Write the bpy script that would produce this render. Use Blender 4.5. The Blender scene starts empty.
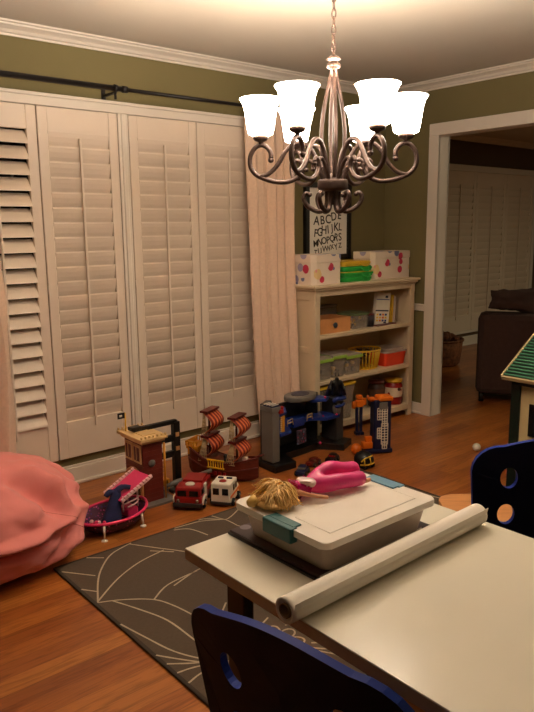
import bpy, bmesh, math, random
from math import sin, cos, pi, radians as R, sqrt, atan2
from mathutils import Vector, Matrix, noise
random.seed(7)
sc = bpy.context.scene
C = sc.collection

# ------------------------------------------------------------------ camera, world, exposure
cam_data = bpy.data.cameras.new('camera'); cam = bpy.data.objects.new('camera', cam_data); C.objects.link(cam)
FPX = 689.86
cam_data.sensor_fit = 'VERTICAL'; cam_data.sensor_height = 24.0; cam_data.lens = FPX / 712 * 24.0
cam_data.clip_start = .02
YAW, PIT, ROL = 0.69979, 0.183575, -0.0112857
fw = Vector((sin(YAW)*cos(PIT), cos(YAW)*cos(PIT), -sin(PIT)))
rt = Vector((cos(YAW), -sin(YAW), 0)); up = rt.cross(fw)
r2 = rt*cos(ROL)+up*sin(ROL); u2 = -rt*sin(ROL)+up*cos(ROL)
M = Matrix(((r2.x, u2.x, -fw.x, -4.26006), (r2.y, u2.y, -fw.y, -3.585), (r2.z, u2.z, -fw.z, 1.43604), (0, 0, 0, 1)))
cam.matrix_world = M
sc.camera = cam
w = bpy.data.worlds.new('night'); sc.world = w; w.use_nodes = True
w.node_tree.nodes['Background'].inputs[0].default_value = (.30, .20, .12, 1)
w.node_tree.nodes['Background'].inputs[1].default_value = .03
sc.view_settings.view_transform = 'Standard'; sc.view_settings.look = 'None'
sc.view_settings.gamma = 1; sc.view_settings.use_curve_mapping = False
sc.view_settings.exposure = 1.3
SHADE_EMIT = 7.0
LAMP_W = 9.0
LAMP_COL = (1.0, .83, .66)
sc.cycles.use_denoising = True
sc.cycles.max_bounces = 8; sc.cycles.diffuse_bounces = 5; sc.cycles.sample_clamp_indirect = 6

al = bpy.data.lights.new('far_room_fill', 'AREA'); al.shape = 'DISK'; al.size = 1.2; al.energy = 14.0; al.color = (1.0, .92, .58)  # added soft fill to lift the far room, no fixture modelled
alo = bpy.data.objects.new('far_room_fill', al); C.objects.link(alo); alo.location = (2.6, -2.6, 2.40)

# ------------------------------------------------------------------ materials
def s2l(c):
    return tuple(((x/255)/12.92 if x/255 <= .04045 else ((x/255+.055)/1.055)**2.4) for x in c)
def mat(name, rgb, rough=.5, metal=0, spec=.5, var=0, scale=20, bump=0, bscale=80, trans=0, coat=0, emit=None, emit_s=0, alpha=1, srgb=True, sheen=0, stretch=None):
    m = bpy.data.materials.new(name); m.use_nodes = True
    nt = m.node_tree; b = nt.nodes['Principled BSDF']
    col = s2l(rgb) if srgb else rgb
    b.inputs['Base Color'].default_value = (*col, 1)
    b.inputs['Roughness'].default_value = rough; b.inputs['Metallic'].default_value = metal
    b.inputs['Specular IOR Level'].default_value = spec
    b.inputs['Transmission Weight'].default_value = trans; b.inputs['Coat Weight'].default_value = coat
    b.inputs['Sheen Weight'].default_value = sheen
    b.inputs['Alpha'].default_value = alpha
    if emit: b.inputs['Emission Color'].default_value = (*emit, 1); b.inputs['Emission Strength'].default_value = emit_s
    tc = nt.nodes.new('ShaderNodeTexCoord')
    src = tc.outputs['Object']
    if stretch:
        mp = nt.nodes.new('ShaderNodeMapping'); mp.inputs['Scale'].default_value = stretch
        nt.links.new(src, mp.inputs[0]); src = mp.outputs[0]
    if var:
        n = nt.nodes.new('ShaderNodeTexNoise'); n.inputs['Scale'].default_value = scale; n.inputs['Detail'].default_value = 4
        nt.links.new(src, n.inputs['Vector'])
        r = nt.nodes.new('ShaderNodeValToRGB')
        r.color_ramp.elements[0].position = .3; r.color_ramp.elements[1].position = .7
        r.color_ramp.elements[0].color = (*[c*(1-var) for c in col], 1)
        r.color_ramp.elements[1].color = (*[min(1, c*(1+var)) for c in col], 1)
        nt.links.new(n.outputs[0], r.inputs[0]); nt.links.new(r.outputs[0], b.inputs['Base Color'])
    if bump:
        n2 = nt.nodes.new('ShaderNodeTexNoise'); n2.inputs['Scale'].default_value = bscale; n2.inputs['Detail'].default_value = 3
        nt.links.new(src, n2.inputs['Vector'])
        bp = nt.nodes.new('ShaderNodeBump'); bp.inputs['Strength'].default_value = bump; bp.inputs['Distance'].default_value = .004
        nt.links.new(n2.outputs[0], bp.inputs['Height']); nt.links.new(bp.outputs[0], b.inputs['Normal'])
    return m
def plastic(name, rgb, rough=.35): return mat(name, rgb, rough, var=.06, scale=9)

def wood_floor():
    m = bpy.data.materials.new('oak_floor'); m.use_nodes = True; nt = m.node_tree; N = nt.nodes.new; L = nt.links.new
    b = nt.nodes['Principled BSDF']
    tc = N('ShaderNodeTexCoord')
    br = N('ShaderNodeTexBrick'); br.offset = .37; br.offset_frequency = 3
    br.inputs['Scale'].default_value = 1; br.inputs['Brick Width'].default_value = .95; br.inputs['Row Height'].default_value = .0825
    br.inputs['Mortar Size'].default_value = .0009; br.inputs['Mortar Smooth'].default_value = .2; br.inputs['Bias'].default_value = 0
    br.inputs['Color1'].default_value = (0, 0, 0, 1); br.inputs['Color2'].default_value = (1, 1, 1, 1); br.inputs['Mortar'].default_value = (.5, .5, .5, 1)
    L(tc.outputs['Object'], br.inputs['Vector'])
    rp = N('ShaderNodeValToRGB'); e = rp.color_ramp.elements
    e[0].position = 0; e[0].color = (*s2l((148, 82, 38)), 1); e[1].position = 1; e[1].color = (*s2l((184, 116, 54)), 1)
    x = e.new(.5); x.color = (*s2l((166, 96, 44)), 1)
    L(br.outputs['Color'], rp.inputs[0])
    # grain: per-plank offset
    sep = N('ShaderNodeSeparateColor'); L(br.outputs['Color'], sep.inputs[0])
    mul = N('ShaderNodeMath'); mul.operation = 'MULTIPLY'; mul.inputs[1].default_value = 37; L(sep.outputs[0], mul.inputs[0])
    cmb = N('ShaderNodeCombineXYZ'); L(mul.outputs[0], cmb.inputs[2]); L(mul.outputs[0], cmb.inputs[0])
    add = N('ShaderNodeVectorMath'); add.operation = 'ADD'; L(tc.outputs['Object'], add.inputs[0]); L(cmb.outputs[0], add.inputs[1])
    mp = N('ShaderNodeMapping'); mp.inputs['Scale'].default_value = (2.2, 24, 1); L(add.outputs[0], mp.inputs[0])
    n1 = N('ShaderNodeTexNoise'); n1.inputs['Scale'].default_value = 2.2; n1.inputs['Detail'].default_value = 6; n1.inputs['Distortion'].default_value = 1.6
    L(mp.outputs[0], n1.inputs['Vector'])
    g = N('ShaderNodeValToRGB'); g.color_ramp.elements[0].position = .34; g.color_ramp.elements[0].color = (.52, .44, .36, 1)
    g.color_ramp.elements[1].position = .56; g.color_ramp.elements[1].color = (1.0, 1.0, 1.0, 1)
    L(n1.outputs[0], g.inputs[0])
    mx = N('ShaderNodeMix'); mx.data_type = 'RGBA'; mx.blend_type = 'MULTIPLY'; mx.inputs[0].default_value = .75
    L(rp.outputs[0], mx.inputs[6]); L(g.outputs[0], mx.inputs[7])
    mx2 = N('ShaderNodeMix'); mx2.data_type = 'RGBA'; mx2.blend_type = 'MIX'
    sc_ = N('ShaderNodeMath'); sc_.operation = 'MULTIPLY'; sc_.inputs[1].default_value = .55; L(br.outputs['Fac'], sc_.inputs[0])
    L(sc_.outputs[0], mx2.inputs[0]); L(mx.outputs[2], mx2.inputs[6]); mx2.inputs[7].default_value = (*s2l((84, 46, 22)), 1)
    L(mx2.outputs[2], b.inputs['Base Color'])
    b.inputs['Roughness'].default_value = .32; b.inputs['Coat Weight'].default_value = .15; b.inputs['Coat Roughness'].default_value = .25
    bp = N('ShaderNodeBump'); bp.inputs['Strength'].default_value = .15; bp.inputs['Distance'].default_value = .002
    L(n1.outputs[0], bp.inputs['Height']); L(bp.outputs[0], b.inputs['Normal'])
    return m

def stripes(name, c1, c2, axis='Z', freq=100, duty=.5, rough=.5, distort=0):
    m = bpy.data.materials.new(name); m.use_nodes = True; nt = m.node_tree; N = nt.nodes.new; L = nt.links.new
    b = nt.nodes['Principled BSDF']; b.inputs['Roughness'].default_value = rough
    tc = N('ShaderNodeTexCoord'); wv = N('ShaderNodeTexWave'); wv.bands_direction = axis; wv.inputs['Scale'].default_value = freq
    wv.inputs['Distortion'].default_value = distort
    L(tc.outputs['Object'], wv.inputs['Vector'])
    r = N('ShaderNodeValToRGB'); r.color_ramp.interpolation = 'CONSTANT'
    r.color_ramp.elements[0].color = (*s2l(c1), 1); r.color_ramp.elements[1].position = duty; r.color_ramp.elements[1].color = (*s2l(c2), 1)
    L(wv.outputs[0], r.inputs[0]); L(r.outputs[0], b.inputs['Base Color'])
    return m
def speckled(name, base, dots, scale=40, thr=.25, rough=.5):
    m = bpy.data.materials.new(name); m.use_nodes = True; nt = m.node_tree; N = nt.nodes.new; L = nt.links.new
    b = nt.nodes['Principled BSDF']; b.inputs['Roughness'].default_value = rough
    tc = N('ShaderNodeTexCoord'); v = N('ShaderNodeTexVoronoi'); v.inputs['Scale'].default_value = scale
    L(tc.outputs['Object'], v.inputs['Vector'])
    r = N('ShaderNodeValToRGB'); r.color_ramp.interpolation = 'CONSTANT'
    r.color_ramp.elements[0].color = (1, 1, 1, 1); r.color_ramp.elements[1].position = thr; r.color_ramp.elements[1].color = (0, 0, 0, 1)
    L(v.outputs['Distance'], r.inputs[0])
    sp = N('ShaderNodeSeparateColor'); L(v.outputs['Color'], sp.inputs[0])
    rr = N('ShaderNodeValToRGB'); rr.color_ramp.interpolation = 'CONSTANT'
    n = len(dots)
    rr.color_ramp.elements[0].color = (*s2l(dots[0]), 1)
    rr.color_ramp.elements[1].position = 1/n; rr.color_ramp.elements[1].color = (*s2l(dots[1 % n]), 1)
    for i in range(2, n):
        e = rr.color_ramp.elements.new(i/n); e.color = (*s2l(dots[i]), 1)
    L(sp.outputs[0], rr.inputs[0])
    mx = N('ShaderNodeMix'); mx.data_type = 'RGBA'; mx.inputs[6].default_value = (*s2l(base), 1)
    L(r.outputs[0], mx.inputs[0]); L(rr.outputs[0], mx.inputs[7]); L(mx.outputs[2], b.inputs['Base Color'])
    return m

MT = {}
MT['ceiling'] = mat('ceiling_paint', (206, 198, 184), .9, var=.015, scale=3)
MT['olive'] = mat('olive_wall_paint', (120, 110, 72), .85, var=.03, scale=2.5, bump=.06, bscale=160)
MT['white'] = mat('white_trim_paint', (228, 218, 206), .38, var=.02, scale=3)
MT['shutter'] = mat('shutter_paint', (230, 214, 198), .42, var=.02, scale=3)
MT['floor'] = wood_floor()
MT['black_metal'] = mat('black_metal', (26, 22, 22), .45, metal=.3)
MT['bronze'] = mat('brushed_bronze', (82, 64, 57), .38, metal=.6, var=.12, scale=30)
MT['curtain'] = mat('linen_curtain', (230, 200, 178), .95, var=.05, scale=60, bump=.2, bscale=350, sheen=.2)
MT['table'] = mat('cream_laminate', (232, 228, 214), .22, var=.02, scale=4)
MT['table_edge'] = mat('table_edge_band', (176, 154, 142), .5, var=.05)
MT['navy'] = mat('navy_plywood', (14, 20, 52), .6, spec=.2, var=.06, scale=8)
MT['navy_edge'] = mat('blue_edge', (20, 48, 138), .6, spec=.2)
MT['birch'] = mat('birch_wood', (200, 140, 86), .45, var=.12, scale=6, stretch=(1, 12, 1))
MT['black'] = mat('black_plastic', (14, 13, 15), .4)
MT['paper'] = mat('white_paper', (242, 236, 228), .75, var=.02, scale=5)
MT['bookcase'] = mat('cream_bookcase_paint', (216, 196, 166), .5, var=.03, scale=4)
MT['pink_vinyl'] = mat('pink_cotton', (232, 138, 136), .75, var=.05, scale=5, bump=.12, bscale=200, sheen=.2)
MT['pink'] = plastic('hot_pink', (222, 52, 110)); MT['pink_light'] = plastic('pale_pink', (246, 206, 210))
MT['purple_specks'] = speckled('purple_print', (70, 20, 60), [(150, 40, 130), (60, 40, 120), (210, 90, 150)], 60, .3)
MT['navy_cloth'] = mat('navy_cloth', (34, 40, 84), .9, var=.15, scale=40)
MT['brick_red'] = mat('brick_red_plastic', (112, 40, 30), .45, var=.1, scale=30)
MT['cream_plastic'] = plastic('cream_plastic', (226, 190, 132))
MT['tan_plastic'] = plastic('tan_plastic', (202, 150, 96))
MT['yellow'] = plastic('yellow_plastic', (236, 190, 50)); MT['gold'] = plastic('golden_plastic', (214, 146, 44))
MT['grey'] = plastic('grey_plastic', (112, 108, 104)); MT['dark_grey'] = plastic('dark_grey_plastic', (44, 42, 44))
MT['red'] = plastic('red_plastic', (150, 22, 24)); MT['dark_red'] = plastic('dark_red_plastic', (96, 22, 18))
MT['white_plastic'] = plastic('white_plastic', (236, 228, 214)); MT['tyre'] = mat('rubber', (18, 17, 17), .8)
MT['glass_dark'] = mat('dark_window', (16, 16, 20), .12); MT['chrome'] = mat('chrome', (210, 205, 200), .2, metal=1)
MT['blue'] = plastic('blue_plastic', (20, 48, 128)); MT['dark_blue'] = plastic('dark_blue_plastic', (18, 28, 66))
MT['orange'] = plastic('orange_plastic', (226, 112, 24)); MT['hull'] = mat('hull_brown', (104, 36, 22), .5, var=.25, scale=25, stretch=(1, 1, 5))
MT['sail'] = stripes('striped_sail', (150, 24, 18), (214, 96, 52), 'X', 26, .62)
MT['lattice'] = plastic('cream_lattice', (206, 182, 140)); MT['skin'] = mat('doll_skin', (224, 160, 122), .5)
MT['hair'] = mat('blond_hair', (238, 196, 124), .45, var=.15, scale=60, stretch=(1, 1, 1)); MT['doll_pink'] = mat('pink_satin', (232, 60, 140), .38, var=.08, scale=20, bump=.2, bscale=60)
MT['magenta'] = mat('magenta_sequins', (196, 20, 110), .25, metal=.4, bump=.5, bscale=300)
MT['silver_cloth'] = mat('silver_cloth', (226, 206, 206), .35, metal=.3)
def clear_plastic(name, rgb, alpha, rough=.3):
    m = bpy.data.materials.new(name); m.use_nodes = True; nt = m.node_tree; N = nt.nodes.new; L = nt.links.new
    b = nt.nodes['Principled BSDF']; b.inputs['Base Color'].default_value = (*s2l(rgb), 1); b.inputs['Roughness'].default_value = rough
    tr = N('ShaderNodeBsdfTransparent'); tr.inputs[0].default_value = (.96, .93, .9, 1); mx = N('ShaderNodeMixShader'); mx.inputs[0].default_value = alpha
    fr = N('ShaderNodeTexNoise'); fr.inputs['Scale'].default_value = 3
    ma = N('ShaderNodeMath'); ma.operation = 'MULTIPLY_ADD'; ma.inputs[1].default_value = .12; ma.inputs[2].default_value = alpha-.06
    L(fr.outputs[0], ma.inputs[0]); L(ma.outputs[0], mx.inputs[0])
    L(tr.outputs[0], mx.inputs[1]); L(b.outputs[0], mx.inputs[2])
    L(mx.outputs[0], nt.nodes['Material Output'].inputs[0])
    return m
MT['frosted'] = clear_plastic('frosted_lid', (250, 244, 236), .88, .35)
MT['clear'] = clear_plastic('clear_box', (240, 226, 216), .42, .3)
MT['clear_dim'] = clear_plastic('clear_tub', (196, 186, 176), .28, .25)
MT['teal'] = plastic('teal_latch', (30, 92, 96)); MT['sky_latch'] = plastic('blue_latch', (104, 150, 178))
MT['lime'] = plastic('lime_lid', (150, 190, 70)); MT['green'] = plastic('green_tray', (40, 170, 70))
MT['red_bin'] = plastic('red_orange_bin', (232, 66, 36))
MT['floral'] = speckled('floral_print', (238, 222, 206), [(204, 50, 84), (236, 160, 156), (120, 128, 168), (236, 206, 150), (238, 222, 206), (170, 160, 190)], 13, .40, .7)
MT['sofa'] = mat('dark_brown_fabric', (66, 46, 40), .95, var=.12, scale=30, bump=.2, bscale=200)
MT['pillow'] = mat('brown_pillow', (60, 42, 36), .95, var=.2, scale=14, bump=.2, bscale=200)
MT['basket'] = mat('woven_basket', (120, 74, 46), .9, var=.5, scale=40, bump=.8, bscale=60)
MT['dark_green'] = plastic('dark_green_paint', (10, 30, 22)); MT['cream_panel'] = plastic('cream_panel', (206, 186, 140))
MT['rug'] = mat('grey_brown_rug', (86, 73, 61), .98, var=.08, scale=90, bump=.3, bscale=400)
MT['rug_line'] = mat('rug_line_yarn', (184, 168, 144), .98, var=.08, scale=90, bump=.3, bscale=400)
MT['rug_edge'] = mat('rug_binding', (62, 51, 43), .95)
MT['magazine'] = speckled('magazine_cover', (40, 30, 32), [(180, 150, 140), (120, 30, 40), (60, 70, 90), (30, 26, 26)], 18, .3, .35)
MT['papers'] = stripes('stacked_papers', (238, 214, 200), (204, 166, 152), 'Z', 60, .5, .8, 2)
MT['night'] = mat('night_glass', (20, 18, 18), .06)
MT['alabaster'] = mat('frosted_glass_shade', (255, 246, 230), .35, emit=(1.0, .86, .70), emit_s=SHADE_EMIT)
MT['bulb'] = mat('bulb_glow', (255, 240, 220), .4, emit=(1.0, .75, .5), emit_s=20)

# ------------------------------------------------------------------ mesh helpers
def T(x=0, y=0, z=0, rz=0, rx=0, ry=0):
    return Matrix.Translation((x, y, z)) @ Matrix.Rotation(rz, 4, 'Z') @ Matrix.Rotation(ry, 4, 'Y') @ Matrix.Rotation(rx, 4, 'X')
class MB:
    """collects shapes for ONE mesh object"""
    def __init__(s): s.v = []; s.f = []; s.mi = []; s.sm = []
    def add(s, vs, fs, mi=0, m=None, smooth=False):
        o = len(s.v)
        s.v += [tuple(m @ Vector(p)) if m else tuple(p) for p in vs]
        s.f += [tuple(i+o for i in f) for f in fs]; s.mi += [mi]*len(fs); s.sm += [smooth]*len(fs)
        return s
    def box(s, x0, x1, y0, y1, z0, z1, bev=0, mi=0, m=None):
        bm = bmesh.new()
        vs = [bm.verts.new((x, y, z)) for x in (x0, x1) for y in (y0, y1) for z in (z0, z1)]
        for f in ((0, 1, 3, 2), (4, 6, 7, 5), (0, 4, 5, 1), (2, 3, 7, 6), (0, 2, 6, 4), (1, 5, 7, 3)): bm.faces.new([vs[i] for i in f])
        if bev:
            bmesh.ops.bevel(bm, geom=bm.edges[:], offset=min(bev, .49*min(abs(x1-x0), abs(y1-y0), abs(z1-z0))), segments=2, affect='EDGES', profile=.5)
        s.frombm(bm, mi, m); return s
    def frombm(s, bm, mi=0, m=None, smooth=False):
        bmesh.ops.recalc_face_normals(bm, faces=bm.faces[:])
        bm.verts.index_update()
        s.add([v.co[:] for v in bm.verts], [[v.index for v in f.verts] for f in bm.faces], mi, m, smooth); bm.free()
    def prism(s, poly, z0, z1, bev=0, mi=0, m=None):
        """extrude a 2D polygon (x,y) from z0 to z1"""
        bm = bmesh.new()
        a = [bm.verts.new((x, y, z0)) for x, y in poly]; b = [bm.verts.new((x, y, z1)) for x, y in poly]
        n = len(poly); bm.faces.new(a[::-1]); bm.faces.new(b)
        for i in range(n): bm.faces.new((a[i], a[(i+1) % n], b[(i+1) % n], b[i]))
        if bev:
            es = [e for e in bm.edges if (e.verts[0].co.z == e.verts[1].co.z)]
            bmesh.ops.bevel(bm, geom=es, offset=bev, segments=2, affect='EDGES', profile=.5)
        s.frombm(bm, mi, m); return s
    def lathe(s, prof, n=32, mi=0, m=None, smooth=True, sx=1, sy=1, closed=False):
        vs = []; fs = []
        for r, z in prof:
            for k in range(n):
                a = 2*pi*k/n; vs.append((r*cos(a)*sx, r*sin(a)*sy, z))
        L = len(prof)
        for i in range(L-1 if not closed else L):
            j = (i+1) % L
            for k in range(n): fs.append((i*n+k, i*n+(k+1) % n, j*n+(k+1) % n, j*n+k))
        if not closed:
            if prof[0][0] > 1e-4: fs.append(tuple(range(n-1, -1, -1)))
            if prof[-1][0] > 1e-4: fs.append(tuple((L-1)*n+k for k in range(n)))
        return s.add(vs, fs, mi, m, smooth)
    def cyl(s, p, q, r, n=16, mi=0, r1=None, m=None):
        return s.tube([p, q], [r, r if r1 is None else r1], n, mi, m)
    def tube(s, pts, rad, n=10, mi=0, m=None, sub=1, cap=True, flat=1):
        pts = [Vector(p) for p in pts]
        if not isinstance(rad, (list, tuple)): rad = [rad]*len(pts)
        if sub > 1:
            P, Q = [], []
            N = len(pts)
            for i in range(N-1):
                p0, p1, p2, p3 = pts[max(i-1, 0)], pts[i], pts[i+1], pts[min(i+2, N-1)]
                for k in range(sub):
                    t = k/sub
                    P.append(.5*((2*p1)+(-p0+p2)*t+(2*p0-5*p1+4*p2-p3)*t*t+(-p0+3*p1-3*p2+p3)*t**3)); Q.append(rad[i]*(1-t)+rad[i+1]*t)
            P.append(pts[-1]); Q.append(rad[-1]); pts, rad = P, Q
        vs = []; fs = []; prev = None
        for i, p in enumerate(pts):
            d = (pts[min(i+1, len(pts)-1)]-pts[max(i-1, 0)]).normalized()
            if prev is None:
                a = Vector((0, 0, 1)) if abs(d.z) < .9 else Vector((1, 0, 0)); nx = d.cross(a).normalized()
            else:
                nx = (prev-d*prev.dot(d)).normalized()
            prev = nx; ny = d.cross(nx)
            for k in range(n):
                a = 2*pi*k/n; vs.append(p+nx*cos(a)*rad[i]+ny*sin(a)*rad[i]*flat)
        for i in range(len(pts)-1):
            for k in range(n): fs.append((i*n+k, i*n+(k+1) % n, (i+1)*n+(k+1) % n, (i+1)*n+k))
        if cap: fs.append(tuple(range(n-1, -1, -1))); fs.append(tuple((len(pts)-1)*n+k for k in range(n)))
        return s.add(vs, fs, mi, m, True)
    def ball(s, c, r, n=16, mi=0, sx=1, sy=1, sz=1, m=None):
        prof = [(max(r*sin(pi*i/(n//2+1)), 1e-5 if i in (0, n//2+1) else 0), -r*cos(pi*i/(n//2+1))*sz) for i in range(n//2+2)]
        mm = Matrix.Translation(c); mm = m @ mm if m else mm
        return s.lathe(prof, n, mi, mm, True, sx, sy)
    def build(s, name, mats, parent=None, solid=None, bevel=None, subsurf=0, loc=None, rz=None, auto=True):
        me = bpy.data.meshes.new(name); me.from_pydata(s.v, [], s.f); me.validate()
        if not isinstance(mats, (list, tuple)): mats = [mats]
        for x in mats: me.materials.append(MT[x] if isinstance(x, str) else x)
        if len(me.polygons) == len(s.f):
            me.polygons.foreach_set('material_index', s.mi); me.polygons.foreach_set('use_smooth', s.sm)
        me.update()
        o = bpy.data.objects.new(name, me); C.objects.link(o)
        if solid: md = o.modifiers.new('solid', 'SOLIDIFY'); md.thickness = solid; md.offset = 0
        if subsurf: md = o.modifiers.new('sub', 'SUBSURF'); md.levels = subsurf; md.render_levels = subsurf
        if parent: o.parent = parent
        if loc is not None: o.location = loc
        if rz is not None: o.rotation_euler = (0, 0, rz)
        return o
def thing(name, label, cat, loc=(0, 0, 0), rz=0, group=None):
    o = bpy.data.objects.new(name, None); C.objects.link(o); o.empty_display_size = .1
    o.location = loc; o.rotation_euler = (0, 0, rz) if not isinstance(rz, tuple) else rz
    o['label'] = label; o['category'] = cat
    if group: o['group'] = group
    return o
def tag(o, label, cat, group=None):
    o['label'] = label; o['category'] = cat
    if group: o['group'] = group
    return o
def struct(o, label=None):
    o['kind'] = 'structure'
    if label: o['label'] = label
    return o
def dup(root, loc, rz, label, group=None):
    r = root.copy(); C.objects.link(r); r.location = loc; r.rotation_euler = (0, 0, rz); r['label'] = label
    if group: r['group'] = group
    for ch in list(root.children):
        c = ch.copy(); C.objects.link(c); c.parent = r
        for g in list(ch.children):
            d = g.copy(); C.objects.link(d); d.parent = c
    return r
def text_mesh(mb, txt, size, m, mi=0, depth=.001):
    """lettering as real thin mesh, centred"""
    cu = bpy.data.curves.new('t', 'FONT'); cu.body = txt; cu.size = size; cu.align_x = 'CENTER'; cu.align_y = 'CENTER'; cu.extrude = depth
    cu.resolution_u = 3; cu.offset = .0009
    o = bpy.data.objects.new('t', cu); C.objects.link(o)
    dg = bpy.context.evaluated_depsgraph_get(); me = o.evaluated_get(dg).to_mesh()
    mb.add([v.co[:] for v in me.vertices], [list(p.vertices) for p in me.polygons], mi, m)
    bpy.data.objects.remove(o)
def rrect(x0, x1, y0, y1, r, n=5):
    out = []
    for cx, cy, a in ((x1-r, y1-r, 0), (x0+r, y1-r, pi/2), (x0+r, y0+r, pi), (x1-r, y0+r, 3*pi/2)):
        for k in range(n+1):
            b = a+pi/2*k/n; out.append((cx+r*cos(b), cy+r*sin(b)))
    return out

# ------------------------------------------------------------------ the room
CE = 2.445; WY = .03
XL, YS = -5.1, -4.3
XD0, XD1, YD = .098, 5.2, 1.178
struct(MB().box(XL-.1, XD1+.1, YS-.1, YD+.25, -.08, 0).build('floor', 'floor'))
struct(MB().box(XL-.1, XD1+.1, YS-.1, YD+.25, CE, CE+.06).build('ceiling', 'ceiling'))
# window wall with the opening for the shuttered window
WX0, WX1, WZ0, WZ1 = -4.16, -1.30, .19, 2.05
m = MB()
m.box(XL-.1, WX0, WY, WY+.14, 0, CE); m.box(WX1, XD0, WY, WY+.14, 0, CE); m.box(WX0, WX1, WY, WY+.14, 0, WZ0); m.box(WX0, WX1, WY, WY+.14, WZ1, CE)
struct(m.build('wall_north', 'olive'))
OY0, OZ = -.475, 2.071
m = MB(); m.box(0, XD0, OY0+.005, WY, 0, CE); m.box(0, XD0, -2.9, OY0+.005, OZ+.005, CE); m.box(0, XD0, YS, -2.9, 0, CE)
struct(m.build('wall_east', 'olive'))
struct(MB().box(XL-.1, XL, YS-.1, WY, 0, CE).build('wall_west', 'olive'))
struct(MB().box(XL, XD1+.1, YS-.1, YS, 0, CE).build('wall_south', 'olive'))
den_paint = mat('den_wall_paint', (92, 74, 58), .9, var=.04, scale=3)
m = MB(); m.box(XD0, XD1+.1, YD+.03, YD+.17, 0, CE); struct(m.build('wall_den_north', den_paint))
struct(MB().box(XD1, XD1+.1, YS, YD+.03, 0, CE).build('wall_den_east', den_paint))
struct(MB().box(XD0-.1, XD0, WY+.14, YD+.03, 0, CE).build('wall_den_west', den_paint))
# crown moulding
def crown(mb, x0, y0, x1, y1, nx, ny, zt=CE):
    """profile runs from the wall line; (nx,ny) points into the room"""
    prof = [(0, -.088), (.010, -.088), (.012, -.074), (.024, -.066), (.034, -.048), (.052, -.034), (.066, -.026), (.07, -.014), (.088, -.012), (.092, 0), (0, 0)]
    prof = [(p*.87, z*.65) for p, z in prof]
    k = len(prof)
    d = Vector((x1-x0, y1-y0, 0)).normalized()
    vs = [(x0+nx*p+d.x*p*E0[0], y0+ny*p+d.y*p*E0[0], zt+z) for p, z in prof]+[(x1+nx*p-d.x*p*E0[1], y1+ny*p-d.y*p*E0[1], zt+z) for p, z in prof]
    fs = [(i, (i+1) % k, k+(i+1) % k, k+i) for i in range(k)]+[tuple(range(k)), tuple(range(2*k-1, k-1, -1))]
    mb.add(vs, fs)
E0 = (0, 1)
m = MB(); crown(m, XL, WY, 0, WY, 0, -1); struct(m.build('trim_1', 'white'))
E0 = (1, 0)
m = MB(); crown(m, 0, WY, 0, YS, -1, 0); struct(m.build('trim_2', 'white'))
E0 = (0, 0)
m = MB(); crown(m, XD0, YD+.03, XD1, YD+.03, 0, -1); struct(m.build('trim_3', 'white'))
# baseboards
def base_run(mb, x0, x1, y, th=.018, h=.10):
    mb.box(x0, x1, y-th, y, 0, h, .004); mb.box(x0, x1, y-th-.012, y, 0, .02, .006); mb.box(x0, x1, y-th*.55, y, h, h+.014, .004)
m = MB(); base_run(m, XL, 0, WY); struct(m.build('baseboard_north', 'white'))
m = MB(); m.box(-.016, 0, OY0+.084, WY, 0, .085, .004); m.box(-.024, 0, OY0+.084, WY, 0, .018, .005); struct(m.build('baseboard_east', 'white'))
m = MB(); base_run(m, XD0, XD1, YD+.03, .02, .10); struct(m.build('baseboard_den', 'white'))
# chair rail on the right wall
m = MB(); m.box(-.02, 0, OY0+.084, WY, .805, .85, .006); m.box(-.028, 0, OY0+.084, WY, .84, .857, .005); struct(m.build('trim_4', 'white'))
# cased opening
m = MB()
cw = .084
for (y0, y1) in ((OY0, OY0+cw), (-2.9-cw, -2.9)):
    m.box(-.02, 0, y0, y1, 0, OZ, .002)
m.box(-.02, 0, -2.9-cw, OY0+cw, OZ, OZ+cw, .004)
m.box(-.012, XD0+.012, OY0, OY0+.016, 0, OZ+.016, .002); m.box(-.012, XD0+.012, -2.916, -2.9, 0, OZ+.016, .002); m.box(-.012, XD0+.012, -2.9, OY0, OZ, OZ+.016, .002)
m.box(XD0, XD0+.02, OY0, OY0+cw, 0, OZ+cw, .004); m.box(XD0, XD0+.02, -2.9-cw, OY0+cw, OZ, OZ+cw, .004)
struct(m.build('trim_5', 'white'))

# windows behind the shutters
def window(n, x0, x1, z0, z1, y, mull):
    o = thing('window_%d' % n, '', ''); del o['label']; del o['category']; o['kind'] = 'structure'
    m = MB()
    m.box(x0, x0+.05, y+.06, y+.13, z0, z1); m.box(x1-.05, x1, y+.06, y+.13, z0, z1); m.box(x0+.05, x1-.05, y+.06, y+.13, z0, z0+.05); m.box(x0+.05, x1-.05, y+.06, y+.13, z1-.05, z1)
    for u in mull: m.box(u-.03, u+.03, y+.06, y+.13, z0+.05, z1-.05)
    m.box(x0+.05, x1-.05, y+.08, y+.12, (z0+z1)/2-.02, (z0+z1)/2+.02)
    m.build('window_frame', 'white', o)
    MB().box(x0+.05, x1-.05, y+.095, y+.105, z0+.05, z1-.05).build('pane', 'night', o)
    m = MB()                                    # casing on the room side
    h0, h1 = WZ1+.018, WZ1+.08
    m.box(x0-.07, x1+.07, y-.035, y, h0, h1, .004); m.box(x0-.08, x1+.08, y-.045, y, h1-.018, h1, .004)
    m.box(x0-.07, x0-.0, y-.03, y, z0-.03, h0, .004); m.box(x1, x1+.07, y-.03, y, z0-.03, h0, .004)
    m.build('window_casing', 'white', o)
    return o
window(1, WX0, WX1, WZ0, WZ1, WY, (-3.23, -2.275))
# mullion posts between the pairs of shutters
m = MB()
m.box(-2.306, -2.244, -.004, WY+.06, .165, WZ1+.018, .003); m.box(-2.29, -2.262, -.012, .0, .165, WZ1+.018, .005)
struct(m.build('trim_6', 'white'))

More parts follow.
